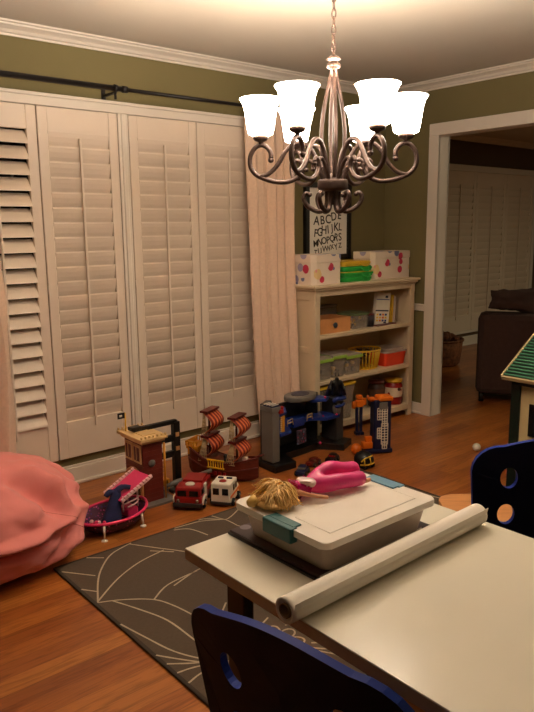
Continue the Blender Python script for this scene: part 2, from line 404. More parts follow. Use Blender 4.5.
def shutter(name, x0, x1, y, z0, z1, lz0, lz1, n, tilt, label, group, thick=.028, rod=True, stile=.055, lw=.089):
    t = thing(name, label, 'shutter', (x0, y, z0), 0, group)
    W = x1-x0; H = z1-z0; g = .002
    m = MB()
    m.box(g, stile, 0, thick, 0, H, .003); m.box(W-stile, W-g, 0, thick, 0, H, .003)
    m.box(stile, W-stile, .002, thick-.002, 0, lz0-z0, .002); m.box(stile, W-stile, .002, thick-.002, lz1-z0, H, .002)
    m.build('frame', 'shutter', t)
    m = MB(); dz = (lz1-lz0)/n
    for i in range(n):
        zc = lz0-z0+dz*(i+.5)
        prof = []
        for k in range(10):                       # slim ellipse section
            a = 2*pi*k/10; prof.append((cos(a)*lw/2, sin(a)*.0055))
        vs = []
        for X in (stile+.001, W-stile-.001):
            for (p, q) in prof:
                vs.append((X, thick/2 + p*cos(tilt)*-1 + q*sin(tilt), zc - p*sin(tilt) - q*cos(tilt)*-1*-1))
        fs = [(k, (k+1) % 10, 10+(k+1) % 10, 10+k) for k in range(10)]+[tuple(range(9, -1, -1)), tuple(range(10, 20))]
        m.add(vs, fs, smooth=False)
    m.build('louvers', 'shutter', t)
    if rod:
        yo = thick/2-lw/2*abs(cos(tilt))-.007
        m = MB(); m.box(W/2-.006, W/2+.006, yo-.006, yo+.006, lz0-z0-.045, lz1-z0-.03, .002); m.build('tilt_rod', 'shutter', t)
    for z in (.15, H/2, H-.15): MB().cyl((g, -.003, z-.03), (g, -.003, z+.03), .004, 8).build('hinge', 'shutter', t)
    return t
SG = 'full height shutters of the window wall'
ZB, ZT, LB, LT = .165, 2.066, .374, 1.947
for x0, x1, tl, lab in ((-3.235, -2.771, 52, 'white plantation shutter with its louvers tilted open, beside the left curtain'),
                        (-2.769, -2.308, 106, 'white closed plantation shutter above the toy fire station, just left of the dividing post'),
                        (-2.240, -1.780, 106, 'white closed plantation shutter just right of the dividing post'),
                        (-1.778, -1.300, 106, 'white closed plantation shutter partly covered by the right curtain')):
    shutter('plantation_shutter', x0, x1, 0, ZB, ZT, LB, LT, 20, R(tl), lab, SG)
# den window and shutters
struct(MB().box(1.0, 4.36, YD-.01, YD+.03, 2.05, 2.12, .004).box(4.295, 4.36, YD-.01, YD+.03, .19, 2.05, .004).box(1.0, 4.36, YD-.0, YD+.03, .155, .188, .004).build('trim_7', 'white'))
dl = ['', 'dim shutter in the far room hidden mostly by the door casing', 'dim shutter in the far room directly above the wicker basket', 'dim shutter in the far room above the left end of the sofa', 'dim shutter in the far room directly behind the throw pillow']
xs = [1.06, 1.705, 2.35, 2.998, 3.645, 4.29]
for i in range(1, 5):
    shutter('plantation_shutter', xs[i], xs[i+1], YD, .19, 2.048, .38, 1.93, 20, R(106), dl[i], 'shutters in the far room')

# curtain rod
t = thing('curtain_rod', 'long black double curtain rod mounted above the white shutters', 'curtain rod', (0, 0, 0))
m = MB(); m.cyl((-4.75, -.11, 2.176), (-2.31, -.11, 2.176), .014, 14); m.cyl((-2.32, -.11, 2.176), (-.985, -.11, 2.176), .010, 14); m.lathe([(.014, -.0), (.018, .002), (.018, .03), (.014, .032)], 14, m=T(-2.33, -.11, 2.176, ry=R(90)))
m.build('rod', 'black_metal', t)
m = MB(); m.ball((-.965, -.11, 2.176), .026); m.build('finial', 'black_metal', t)
m = MB(); m.ball((-4.77, -.11, 2.176), .026); m.build('finial', 'black_metal', t)
for bx in (-4.5, -2.37, -1.02):
    m = MB(); m.box(bx-.008, bx+.008, -.112, WY, 2.15, 2.162, .002); m.box(bx-.012, bx+.012, WY-.006, WY, 2.12, 2.2, .002); m.lathe([(.02, -.008), (.02, .008), (.0145, .008), (.0145, -.008)], 14, m=T(bx, -.11, 2.176, ry=R(90)), closed=True)
    m.cyl((bx, -.108, 2.12), (bx, -.108, 2.16), .007, 10); m.build('bracket', 'black_metal', t)

# curtains
CB = 2.4
def curtain(x0t, x1t, x0b, x1b, label, folds, ph, zt=2.172, zb=.02, bell=0):
    nu, nv = 150, 46; vs = []; fs = []
    for j in range(nv+1):
        v = j/nv; z = zt+(zb-zt)*v
        xa = x0t+(x0b-x0t)*v**1.4; xb = x1t+(x1b-x1t)*v**1.6
        for i in range(nu+1):
            u = i/nu
            uu = u+.02*sin(3*pi*v+u*5)
            a = 2*pi*folds*uu+ph
            amp = .026*(.75+.25*sin(u*9+1))*(.75+.35*v)
            y = -.11+amp*sin(a)+.012*sin(a*.5+2+v*2)
            x = xa+(xb-xa)*u+.010*sin(2*a)+.006*sin(v*8+u*6); y -= bell*u*v**CB
            if v < .03: y = -.11+amp*sin(a)*.7
            vs.append((x, y, z))
    for j in range(nv):
        for i in range(nu):
            k = j*(nu+1)+i; fs.append((k, k+1, k+nu+2, k+nu+1))
    t = thing('curtain', label, 'curtain', (0, 0, 0), 0, 'curtains on the black rod')
    o = MB().add(vs, fs, smooth=True).build('curtain_panel', 'curtain', t, solid=.003)
    m = MB(); n = folds
    for k in range(int(n)+1):
        x = x0t+(x1t-x0t)*(k+.5)/(int(n)+1)
        m.lathe([(.024, -.0015), (.024, .0015), (.0205, .0015), (.0205, -.0015)], 18, m=T(x, -.11, 2.176, ry=R(90)), closed=True)
    m.build('curtain_ring', 'black_metal', t)
curtain(-1.49, -1.085, -1.40, -1.13, 'beige curtain gathered between the shutters and the bookcase', 5, .6, bell=.14)
curtain(-4.3, -3.04, -4.2, -3.03, 'beige curtain gathered behind the pink bean bag', 11, 1.3)

# ------------------------------------------------------------------ rug
RX0, RX1, RY0, RY1 = -3.2, -1.30, -3.55, -.88
RL = [[[-2.828, -0.893], [-2.948, -0.933], [-3.041, -1.022], [-3.109, -1.12], [-3.184, -1.269]], [[-3.181, -1.262], [-3.035, -1.152], [-2.891, -1.083], [-2.752, -1.055]], [[-2.841, -0.896], [-2.765, -1.016], [-2.688, -1.137], [-2.657, -1.241]], [[-3.186, -0.941], [-3.094, -1.067]], [[-3.05, -0.892], [-2.992, -0.944]], [[-3.188, -1.133], [-3.146, -1.193]], [[-3.184, -1.269], [-3.097, -1.316], [-3.008, -1.394], [-2.973, -1.483], [-2.954, -1.591]], [[-3.008, -1.394], [-2.905, -1.332], [-2.75, -1.314]], [[-3.136, -1.291], [-3.086, -1.421], [-3.046, -1.555], [-3.041, -1.718], [-3.04, -1.766]], [[-3.19, -1.461], [-3.163, -1.596], [-3.132, -1.731], [-3.077, -1.838], [-3.008, -1.913]], [[-3.19, -1.71], [-3.141, -1.782], [-3.087, -1.851], [-3.008, -1.913]], [[-3.188, -1.775], [-3.128, -1.823], [-3.087, -1.851], [-3.008, -1.913]], [[-3.188, -1.838], [-3.14, -1.847], [-3.096, -1.864], [-3.008, -1.913]], [[-3.188, -1.905], [-3.114, -1.89], [-3.008, -1.913]], [[-3.188, -2.05], [-3.008, -1.913]], [[-2.591, -0.892], [-2.53, -0.897], [-2.443, -0.912], [-2.358, -0.963], [-2.332, -0.974], [-2.27, -0.947], [-2.183, -0.894]], [[-2.45, -0.892], [-2.416, -0.9], [-2.343, -0.977]], [[-2.37, -0.892], [-2.359, -0.939], [-2.344, -0.99], [-2.343, -1.071]], [[-2.604, -0.907], [-2.54, -0.949], [-2.513, -1.061]], [[-2.804, -1.021], [-2.728, -1.101]], [[-2.891, -1.355], [-2.753, -1.311], [-2.651, -1.307]], [[-2.809, -1.598], [-2.863, -1.644]], [[-2.754, -1.785], [-2.847, -1.823]], [[-1.313, -1.128], [-1.391, -1.266]], [[-1.391, -1.266], [-1.324, -1.516], [-1.344, -1.624]], [[-2.343, -1.071], [-2.2, -1.4], [-1.9, -1.6], [-1.5, -1.7]], [[-2.65, -1.3], [-2.4, -1.5], [-2.2, -1.9]]]
fc = (-2.845, -1.925)
for k in range(9):                                # flower petals round the eye, then long rays
    a = 2*pi*k/9+.2
    pts = []
    for j in range(11):
        b = 2*pi*j/10
        pts.append([fc[0]+cos(a)*(.075+.035*cos(b))-sin(a)*.024*sin(b), fc[1]+sin(a)*(.075+.035*cos(b))+cos(a)*.024*sin(b)])
    RL.append(pts)
    if k % 2 == 0 or k > 5:
        RL.append([[fc[0]+cos(a+.3)*.12, fc[1]+sin(a+.3)*.12], [fc[0]+cos(a+.33)*.2, fc[1]+sin(a+.33)*.2], [fc[0]+cos(a+.4)*.3, fc[1]+sin(a+.4)*.3]])
for k in range(7):
    a = -pi/2+.3*k-.6
    RL.append([[fc[0]+cos(a)*.13, fc[1]+sin(a)*.13], [fc[0]+cos(a)*.35, fc[1]+sin(a)*.35], [fc[0]+cos(a+.15)*.55, fc[1]+sin(a+.15)*.55]])
def strip(mb, pts, w, z, mi):
    P = []; n = len(pts); pts = [Vector((*p, 0)) for p in pts]
    for i in range(n-1):
        p0, p1, p2, p3 = pts[max(i-1, 0)], pts[i], pts[i+1], pts[min(i+2, n-1)]
        for k in range(5):
            t = k/5; P.append(.5*((2*p1)+(-p0+p2)*t+(2*p0-5*p1+4*p2-p3)*t*t+(-p0+3*p1-3*p2+p3)*t**3))
    P.append(pts[-1]); vs = []; fs = []
    for i, p in enumerate(P):
        d = (P[min(i+1, len(P)-1)]-P[max(i-1, 0)]).normalized(); nn = Vector((-d.y, d.x, 0))*(w/2)*(1+.25*noise.noise(p*40))
        vs += [(p.x+nn.x, p.y+nn.y, z), (p.x-nn.x, p.y-nn.y, z)]
    fs = [(2*i, 2*i+1, 2*i+3, 2*i+2) for i in range(len(P)-1)]
    mb.add(vs, fs, mi)
m = MB()
m.box(RX0+.012, RX1-.012, RY0+.012, RY1-.012, .0005, .010, .002)
for l in RL: strip(m, l, .0070, .0106, 1)
for (a, b, c, d) in ((RX0, RX0+.016, RY0, RY1), (RX1-.016, RX1, RY0, RY1), (RX0, RX1, RY0, RY0+.016), (RX0, RX1, RY1-.016, RY1)): m.box(a, b, c, d, .0005, .0105, .003, 2)
tag(m.build('area_rug', ['rug', 'rug_line', 'rug_edge']), 'grey brown rug with cream flower line pattern under the table', 'rug')
RUGZ = .011

# ------------------------------------------------------------------ table and chairs
TX0, TX1, TY0, TY1, TZ = -3.44, -2.785, -3.62, -2.303, .70
t = thing('table', 'cream topped activity table with black legs carrying the paper roll', 'table', ((TX0+TX1)/2, (TY0+TY1)/2, RUGZ))
ox, oy = (TX0+TX1)/2, (TY0+TY1)/2
m = MB(); m.box(TX0-ox, TX1-ox, TY0-oy, TY1-oy, TZ-.028-RUGZ, TZ-RUGZ-.002, .0015, 1); m.box(TX0-ox+.0006, TX1-ox-.0006, TY0-oy+.0006, TY1-oy-.0006, TZ-RUGZ-.006, TZ-RUGZ, .001)
m.build('tabletop', ['table', 'table_edge'], t)
for lx in (TX0+.06, TX1-.10):
    for ly in (TY0+.10, TY1-.165):
        m = MB(); m.box(lx-ox, lx+.03-ox, ly-oy+.02, ly+.085-oy, 0, TZ-.028-RUGZ, .004); m.box(lx-ox-.01, lx+.05-ox, ly-oy-.01, ly+.095-oy, TZ-.04-RUGZ, TZ-.028-RUGZ, .002); m.build('leg', 'black', t)

def chair(label, x, y, rz, H, seat_z=.43, z0=0, lean=.1):
    """local: back panel along x 0..W at y=0, seat towards +y"""
    t = thing('chair', label, 'chair', (x, y, z0), rz, 'blue backed chairs')
    W = .42; pz0 = seat_z-.08
    # panel outline in (x,z), gently arched top and rounded shoulders
    out = []
    r = .085
    out += [(W*.06, pz0)]
    for k in range(7):
        b = pi - pi/2*k/6; out.append((r+r*cos(b), H-.025-r+r*sin(b)))
    for k in range(1, 24): u = k/24; out.append((r+(W-2*r)*u, H-.025+.025*sin(pi*u)))
    for k in range(7):
        b = pi/2-pi/2*k/6; out.append((W-r+r*cos(b), H-.025-r+r*sin(b)))
    out += [(W*.94, pz0)]
    holes = []
    for hz in (H-.125, H-.245, H-.355):
        for hx in (.105, W-.105): holes.append((hx, hz, .025, .034))
    me = panel_with_holes(out, holes, .016)
    # curve the panel about a vertical axis and lean it back
    for v in me[0]:
        u = (v[0]-W/2)/(W/2); v[1] += -.035*(1-u*u)-lean*max(0, (v[2]-seat_z))
    o = MB(); o.add(me[0], me[1], 0); o.mi = me[2]
    o.build('backrest', ['navy', 'navy_edge'], t)
    m = MB(); poly = rrect(.0, W, .015, .40, .06)
    m.prism(poly, seat_z-.016, seat_z, .004); m.build('seat', 'birch', t)
    for lx in (.03, W-.03):
        for ly, sp in ((.05, -.03), (.35, .02)):
            m = MB(); m.tube([(lx, ly, seat_z-.016), (lx, ly, seat_z-.08), (lx+(.01 if lx > W/2 else -.01), ly+sp, .0)], [.011, .011, .010], 10); m.lathe([(.014, 0), (.014, .02), (.011, .024)], 12, m=T(lx+(.01 if lx > W/2 else -.01), ly+sp, 0)); m.build('leg', 'black_metal', t)
    m = MB(); m.cyl((.03, .05, seat_z-.03), (W-.03, .05, seat_z-.03), .009, 10); m.cyl((.03, .35, seat_z-.03), (W-.03, .35, seat_z-.03), .009, 10)
    m.box(.05, .07, .03, .37, seat_z-.03, seat_z-.016); m.box(W-.07, W-.05, .03, .37, seat_z-.03, seat_z-.016); m.build('seat_frame', 'black_metal', t)
    return t
def panel_with_holes(outline, holes, th):
    bm = bmesh.new()
    def ring(pts):
        vs = [bm.verts.new((p[0], 0, p[1])) for p in pts]; return [bm.edges.new((vs[i], vs[(i+1) % len(vs)])) for i in range(len(vs))]
    es = ring(outline)
    for hx, hz, a, b in holes: es += ring([(hx+a*cos(2*pi*k/20), hz+b*sin(2*pi*k/20)) for k in range(20)])
    bmesh.ops.triangle_fill(bm, use_beauty=True, use_dissolve=False, edges=es)
    bmesh.ops.subdivide_edges(bm, edges=[e for e in bm.edges if e.calc_length() > .09 and not e.is_boundary], cuts=1, use_grid_fill=False)
    bmesh.ops.triangulate(bm, faces=bm.faces[:])
    front = bm.faces[:]
    r = bmesh.ops.extrude_face_region(bm, geom=front)
    nv = [g for g in r['geom'] if isinstance(g, bmesh.types.BMVert)]
    for v in nv: v.co.y += th
    bmesh.ops.recalc_face_normals(bm, faces=bm.faces[:])
    bm.verts.index_update()
    V = [list(v.co) for v in bm.verts]; F = [tuple(v.index for v in f.verts) for f in bm.faces]
    MI = [1 if abs(f.normal.y) < .5 else 0 for f in bm.faces]
    bm.free(); return V, F, MI
NEAR = chair('dark blue chair back with oval holes nearest the camera, facing the table', -3.606, -2.675, R(-79), .865, .43, RUGZ, .22)
FARC = chair('navy chair with oval holes and birch seat beyond the far table edge, beside the playhouse', -2.492, -2.442, R(-40), .805, .45, RUGZ)

# paper roll
t = thing('paper_roll', 'thick roll of white drawing paper lying across the table', 'paper roll', (-3.473, -2.693, TZ+.0265), R(1.2))
m = MB(); n = 40
vs = []; fs = []
sp = []
for k in range(4*24+1):
    a = 2*pi*k/24; r = .017+.0128*k/(4*24); sp.append((r*cos(a), r*sin(a)))
L_ = .662
m.lathe([(.0258, 0), (.0262, .01), (.0262, L_-.01), (.0258, L_), (.020, L_), (.020, L_-.004), (.015, L_-.004), (.015, .004), (.020, .004), (.020, 0)], 40, m=T(ry=R(90)), closed=True)
m.build('rolled_paper', 'paper', t)
m = MB(); m.lathe([(.0146, -.001), (.0146, L_-.001), (.0128, L_-.001), (.0128, -.001)], 28, m=T(ry=R(90)), closed=True); m.build('cardboard_core', mat('cardboard', (150, 120, 92), .85), t)
m = MB(); m.box(.002, L_-.002, -.0004, .0006, 0, .016, 0, m=T(0, -.0245, .0085, rx=R(12))); m.build('loose_edge', 'paper', t)

# magazines under the box
def mag(x, y, z, rz, w, h, th, label, mt):
    t = thing('magazine', label, 'magazine', (x, y, z), rz, 'magazines under the storage box')
    m = MB(); m.box(0.002, w-.003, .002, h-.002, .0007, th-.0007); m.build('pages', 'paper', t)
    m = MB(); m.box(0, w, 0, h, 0, .0006); m.box(0, w, 0, h, th-.0006, th); m.box(0, .0012, 0, h, 0, th); m.build('cover', mt, t)
mag(-3.318, -2.63, TZ+.0002, 0, .40, .32, .006, 'dark covered magazine lying flat on the table at the bottom of the pile', 'magazine')
mag(-3.312, -2.623, TZ+.0066, R(1.0), .36, .305, .007, 'dark red magazine between the storage box and the dark magazine', speckled('red_magazine', (52, 24, 28), [(150, 40, 40), (40, 30, 40), (120, 110, 120)], 20, .3, .35))
# latch storage box
BX, BY, BZ = -3.304, -2.636, TZ+.0140
BW, BD, BH = .350, .288, .074
t = thing('storage_box', 'clear latch box full of papers with frosted lid and blue green latches', 'storage box', (BX, BY, BZ))
m = MB()
def tub(mb, w, d, h, tp, th, mi=0, r=.02, z0=0):
    """open tub tapering inwards by tp at its foot, wall th"""
    o0 = rrect(tp, w-tp, tp, d-tp, r); o1 = rrect(0, w, 0, d, r); i1 = rrect(th, w-th, th, d-th, r-th/2); i0 = rrect(tp+th, w-tp-th, tp+th, d-tp-th, r-th/2)
    n = len(o0); vs = [(x, y, z0) for x, y in o0]+[(x, y, z0+h) for x, y in o1]+[(x, y, z0+h) for x, y in i1]+[(x, y, z0+th) for x, y in i0]
    fs = []
    for a in range(3):
        for k in range(n): fs.append((a*n+k, a*n+(k+1) % n, (a+1)*n+(k+1) % n, (a+1)*n+k))
    fs.append(tuple(range(n-1, -1, -1))); fs.append(tuple(3*n+k for k in range(n)))
    mb.add(vs, fs, mi)
tub(m, BW, BD, BH, .014, .002); m.build('tub', 'clear', t)
m = MB()
m.prism(rrect(-.016, BW+.012, -.012, BD+.012, .018), BH-.010, BH+.006, .003)
m.prism([(.03, .02), (BW-.03, .02), (BW-.03, .13), (.03, .13)], BH+.006, BH+.0072, .001)
m.build('lid', 'frosted', t)
m = MB(); m.box(-.026, -.004, .085, .18, BH-.026, BH+.009, .003); m.box(-.012, .012, .09, .175, BH+.006, BH+.010, .001); m.build('latch', 'teal', t)
m = MB(); m.box(BW-.004, BW+.018, .09, .195, BH-.026, BH+.009, .003); m.box(BW-.022, BW, .095, .19, BH+.006, BH+.010, .001); m.build('latch', 'sky_latch', t)
m = MB(); z = .006
rr = random.Random(3)
while z < BH-.022:
    h = rr.uniform(.002, .006); a = rr.uniform(0, .012); b = rr.uniform(0, .012)
    m.box(.022+a, BW-.024-b, .022+b, BD-.022-a, z, z+h-.0006); z += h
m.build('paper_stack', 'papers', t)
BT = BZ+BH+.009

# ------------------------------------------------------------------ doll
def skin(name, pts, edges, root, mt, parent, sub=2):
    me = bpy.data.meshes.new(name); me.from_pydata([p[:3] for p in pts], edges, [])
    o = bpy.data.objects.new(name, me); C.objects.link(o)
    md = o.modifiers.new('skin', 'SKIN'); md.use_smooth_shade = True
    for i, p in enumerate(pts):
        sv = me.skin_vertices[0].data[i]; r = p[3]; sv.radius = (r, p[4] if len(p) > 4 else r); sv.use_root = (i == root)
    md = o.modifiers.new('sub', 'SUBSURF'); md.levels = sub; md.render_levels = sub
    dg = bpy.context.evaluated_depsgraph_get(); ev = o.evaluated_get(dg); me2 = bpy.data.meshes.new_from_object(ev)
    me2.materials.clear(); me2.materials.append(MT[mt] if isinstance(mt, str) else mt)
    for p in me2.polygons: p.use_smooth = True
    bpy.data.objects.remove(o)
    o = bpy.data.objects.new(name, me2); C.objects.link(o); o.parent = parent
    return o
# local x runs from head (0) to feet (.30), y across, z up
t = thing('doll', 'fashion doll with long curly blond hair in a pink outfit lying on the storage box', 'doll', (-3.285, -2.412, BT), R(-10)); t.scale = (1.0, 1.08, 1.12)
DOLL = t
P = [(.045, 0, .022, .013), (.066, 0, .018, .0055), (.080, 0, .018, .013), (.100, .0, .020, .014), (.120, 0, .019, .0095), (.140, 0, .021, .016),
     (.155, .012, .024, .011), (.20, .018, .040, .0105), (.238, .020, .028, .007), (.272, .022, .020, .0055), (.292, .024, .016, .005),
     (.155, -.012, .018, .011), (.20, -.022, .020, .010), (.25, -.020, .013, .007), (.285, -.018, .009, .0055), (.300, -.017, .010, .005),
     (.080, -.020, .020, .007), (.105, -.036, .014, .0045), (.135, -.046, .008, .004), (.146, -.049, .0065, .0045),
     (.080, .020, .018, .007), (.105, .034, .012, .0045), (.135, .030, .008, .004), (.146, .028, .0065, .0045)]
Ed = [(0, 1), (1, 2), (2, 3), (3, 4), (4, 5), (5, 6), (6, 7), (7, 8), (8, 9), (9, 10), (5, 11), (11, 12), (12, 13), (13, 14), (14, 15), (2, 16), (16, 17), (17, 18), (18, 19), (2, 20), (20, 21), (21, 22), (22, 23)]
skin('body', P, Ed, 5, 'skin', t)
P = [(.112, 0, 0.0216, 0.0146), (.124, 0, 0.0216, 0.0152), (.140, 0, 0.0238, 0.0256), (.158, .014, 0.0281, 0.0207), (.200, .018, 0.0432, 0.0201), (.238, .020, 0.0324, 0.0171), (.270, .022, 0.0259, 0.0201), (.290, .023, 0.0227, 0.0220),
     (.158, -.014, 0.0216, 0.0207), (.200, -.022, 0.0248, 0.0189), (.250, -.020, 0.0194, 0.0177), (.280, -.018, 0.0194, 0.0195)]
skin('trousers', P, [(0, 1), (1, 2), (2, 3), (3, 4), (4, 5), (5, 6), (6, 7), (2, 8), (8, 9), (9, 10), (10, 11)], 2, 'doll_pink', t)
P = [(.082, 0, .020, .0165), (.100, 0, .024, .019), (.114, 0, .021, .0135)]
skin('bodice', P, [(0, 1), (1, 2)], 1, 'magenta', t)
P = [(.104, -.016, .034, .016, .008), (.112, 0, .040, .018, .008), (.106, .018, .034, .016, .008), (.126, -.024, .028, .016, .008)]
skin('sash', P, [(0, 1), (1, 2), (1, 3)], 1, 'silver_cloth', t)
m = MB(); rh = random.Random(11)
for k in range(46):                                  # wavy locks, each a bundle of strands
    a = rh.uniform(-2.4, 2.1)
    Ln = rh.uniform(.045, .105)*(1 if abs(a) < 1.3 else .72); dx, dy = -cos(a)*.66-.02, sin(a)*.74
    ph = rh.uniform(0, 6); am = rh.uniform(.003, .0065); fq = rh.uniform(6, 10); hz = rh.uniform(.003, .022); bend = rh.uniform(-.35, .35)
    for q in range(13):
        ox_, oy_, oz_ = rh.gauss(0, .0035), rh.gauss(0, .0035), rh.gauss(0, .003); l2 = Ln*rh.uniform(.82, 1.05); p2 = ph+rh.uniform(-.35, .35)
        pts = []
        for j in range(11):
            s_ = j/10; zz = (.030+oz_)*(1-s_)+(hz+oz_)*s_+.012*sin(pi*min(1, s_*1.1)); q_ = am*min(1, s_*3)
            ux = dx-dy*bend*s_; uy = dy+dx*bend*s_
            pts.append((.046+ox_*(1+s_)+ux*l2*s_+q_*sin(fq*s_+p2)*(-dy), oy_*(1+s_)+uy*l2*s_+q_*sin(fq*s_+p2)*dx, max(.0025, zz+q_*.7*cos(fq*s_+p2))))
        m.tube(pts, [.0014, .0018, .0019, .0019, .0019, .0019, .0018, .0017, .0015, .0013, .0008], 5)
m.ball((.042, 0, .022), .0175, 18, sx=1.1); m.ball((.012, .0, .008), .042, 20, sx=.9, sy=1.2, sz=.25)
m.build('hair', 'hair', t)
m = MB()
m.ball((.049, .0055, .0362), .0022, 10, 0); m.ball((.049, -.0055, .0362), .0022, 10, 0); m.ball((.058, 0, .0352), .002, 10, 1, sy=1.6)
m.build('face_paint', ['blue', 'pink'], t)
m = MB(); m.lathe([(.013, 0), (.012, .008), (.007, .020), (.0035, .022), (.0, .022)], 20, m=T(-.022, .004, .014, ry=R(-100))); m.build('hat', mat('yellow_satin', (236, 196, 110), .45), t)

# ------------------------------------------------------------------ chandelier
CX, CY = -2.42, -1.78
t = thing('chandelier', 'bronze scrolled six arm chandelier with glowing bell glass shades', 'chandelier', (CX, CY, 0))
m = MB(); m.lathe([(.0, CE-.03), (.02, CE-.03), (.045, CE-.022), (.062, CE-.008), (.064, CE)], 32); m.build('canopy', 'bronze', t)
m = MB(); z = CE-.028; k = 0
while z > 2.045:
    a = (k % 2)*pi/2+.4
    pts = []
    for j in range(17):
        b = 2*pi*j/16; px = .0075*sin(b); pz = .0175*cos(b)
        pts.append((px*cos(a), px*sin(a), z-.0155+pz))
    m.tube(pts, .0021, 6, cap=False); z -= .0265; k += 1
m.build('chain', 'bronze', t)
m = MB(); m.lathe([(.0, 2.048), (.004, 2.046), (.005, 2.03), (.012, 2.026), (.024, 2.018), (.0255, 2.013), (.012, 2.008), (.014, 2.003), (.022, 2.0), (.026, 1.992), (.023, 1.986), (.012, 1.982), (.013, 1.96), (.009, 1.95), (.0, 1.95)], 28)
m.tube([(.010*sin(2*pi*j/12), 0, 2.052+.010*cos(2*pi*j/12)) for j in range(13)], .0022, 6, cap=False)
m.build('collar', 'bronze', t)
for k in range(4):
    a = R(45+90*k+12)
    f = lambda r, z: (r*cos(a), r*sin(a), z)
    m = MB(); m.tube([f(.007, 1.975), f(.016, 1.93), f(.030, 1.87), f(.040, 1.80), f(.042, 1.74), f(.034, 1.67), f(.020, 1.615), f(.012, 1.60)], .0068, 8, sub=4); m.build('stem', 'bronze', t)
m = MB(); m.lathe([(.0, 1.563), (.03, 1.563), (.052, 1.570), (.055, 1.576), (.055, 1.598), (.052, 1.604), (.03, 1.608), (.012, 1.625), (.0, 1.63)], 36); m.build('hub', 'bronze', t)
m = MB(); m.lathe([(.0, 1.515), (.006, 1.517), (.010, 1.527), (.006, 1.538), (.012, 1.545), (.018, 1.556), (.02, 1.564), (0, 1.564)], 20); m.build('bottom_finial', 'bronze', t)
AZ0 = atan2(-1.805, -1.84)+R(3.3)        # direction towards the camera, turned a little
arm_src = None
def arm_meshes():
    f = lambda r, z: (r*.935, 0, z)
    A = MB()   # main strand: scroll end over the cup, round the outside, low sweep, inner scroll
    A.tube([f(.238, 1.683), f(.240, 1.703), f(.256, 1.722), f(.279, 1.728), f(.302, 1.716), f(.318, 1.688), f(.318, 1.655), f(.300, 1.628), f(.268, 1.612), f(.225, 1.600), f(.178, 1.598), f(.140, 1.612), f(.118, 1.638), f(.122, 1.664), f(.140, 1.672), f(.150, 1.658)],
           [.0084]+[.0084]*11+[.008, .0077, .0074, .007], 9, sub=4)
    A.ball(f(.239, 1.676), .0105, 12); A.ball(f(.147, 1.652), .0085, 12)
    A.tube([f(.285, 1.618), f(.248, 1.628), f(.212, 1.660), f(.184, 1.703), f(.155, 1.728), f(.120, 1.733), f(.088, 1.715), f(.062, 1.672), f(.044, 1.625), f(.036, 1.600)], .0082, 9, sub=4)
    A.tube([f(.036, 1.600), f(.052, 1.632), f(.075, 1.662), f(.100, 1.674), f(.118, 1.662), f(.118, 1.644), f(.104, 1.638)],   .0066, 8, sub=4); A.ball(f(.102, 1.640), .008, 10)
    Bk = MB()  # bottom hook
    Bk.tube([f(.024, 1.566), f(.022, 1.53), f(.030, 1.502), f(.052, 1.492), f(.078, 1.500), f(.100, 1.515), f(.112, 1.538), f(.106, 1.556), f(.092, 1.556)], [.0085]*7+[.008, .007], 9, sub=4); Bk.ball(f(.090, 1.553), .009, 12)
    Cp = MB(); Cp.lathe([(0, 1.726), (.007, 1.728), (.008, 1.738), (.022, 1.744), (.0275, 1.750), (.0275, 1.758), (.022, 1.762), (.0, 1.762)], 24, m=T(.259, 0, 0))
    Sh = MB(); th = .003
    po = [(.032, 1.760), (.044, 1.766), (.049, 1.786), (.0535, 1.816), (.0575, 1.846), (.064, 1.870), (.0745, 1.886)]
    pi_ = [(r-th, z+(.002 if i == 0 else 0)) for i, (r, z) in enumerate(po)][::-1]
    Sh.lathe(po+[(.0732, 1.888)]+pi_, 36, m=T(.259, 0, 0), closed=True)
    Bu = MB(); Bu.lathe([(0, 1.765), (.012, 1.768), (.013, 1.79), (.022, 1.815), (.024, 1.832), (.018, 1.846), (.0, 1.852)], 20, m=T(.259, 0, 0))
    return [('arm', A, 'bronze'), ('cup', Cp, 'bronze'), ('glass_shade', Sh, 'alabaster'), ('bulb', Bu, 'bulb'), ('lower_scroll', Bk, 'bronze')]
protos = [mb.build(n, mt, t) for n, mb, mt in arm_meshes()]
for k in range(6):
    a = AZ0+R(30+60*k)
    for p in protos:
        o = p if k == 0 else p.copy()
        if k: C.objects.link(o); o.parent = t
        o.rotation_euler = (0, 0, a)
    ld = bpy.data.lights.new('bulb_light', 'POINT'); ld.energy = LAMP_W; ld.color = LAMP_COL; ld.shadow_soft_size = .03
    lo = bpy.data.objects.new('bulb_light', ld); C.objects.link(lo); lo.parent = t
    lo.location = (.259*cos(a), .259*sin(a), 1.872)

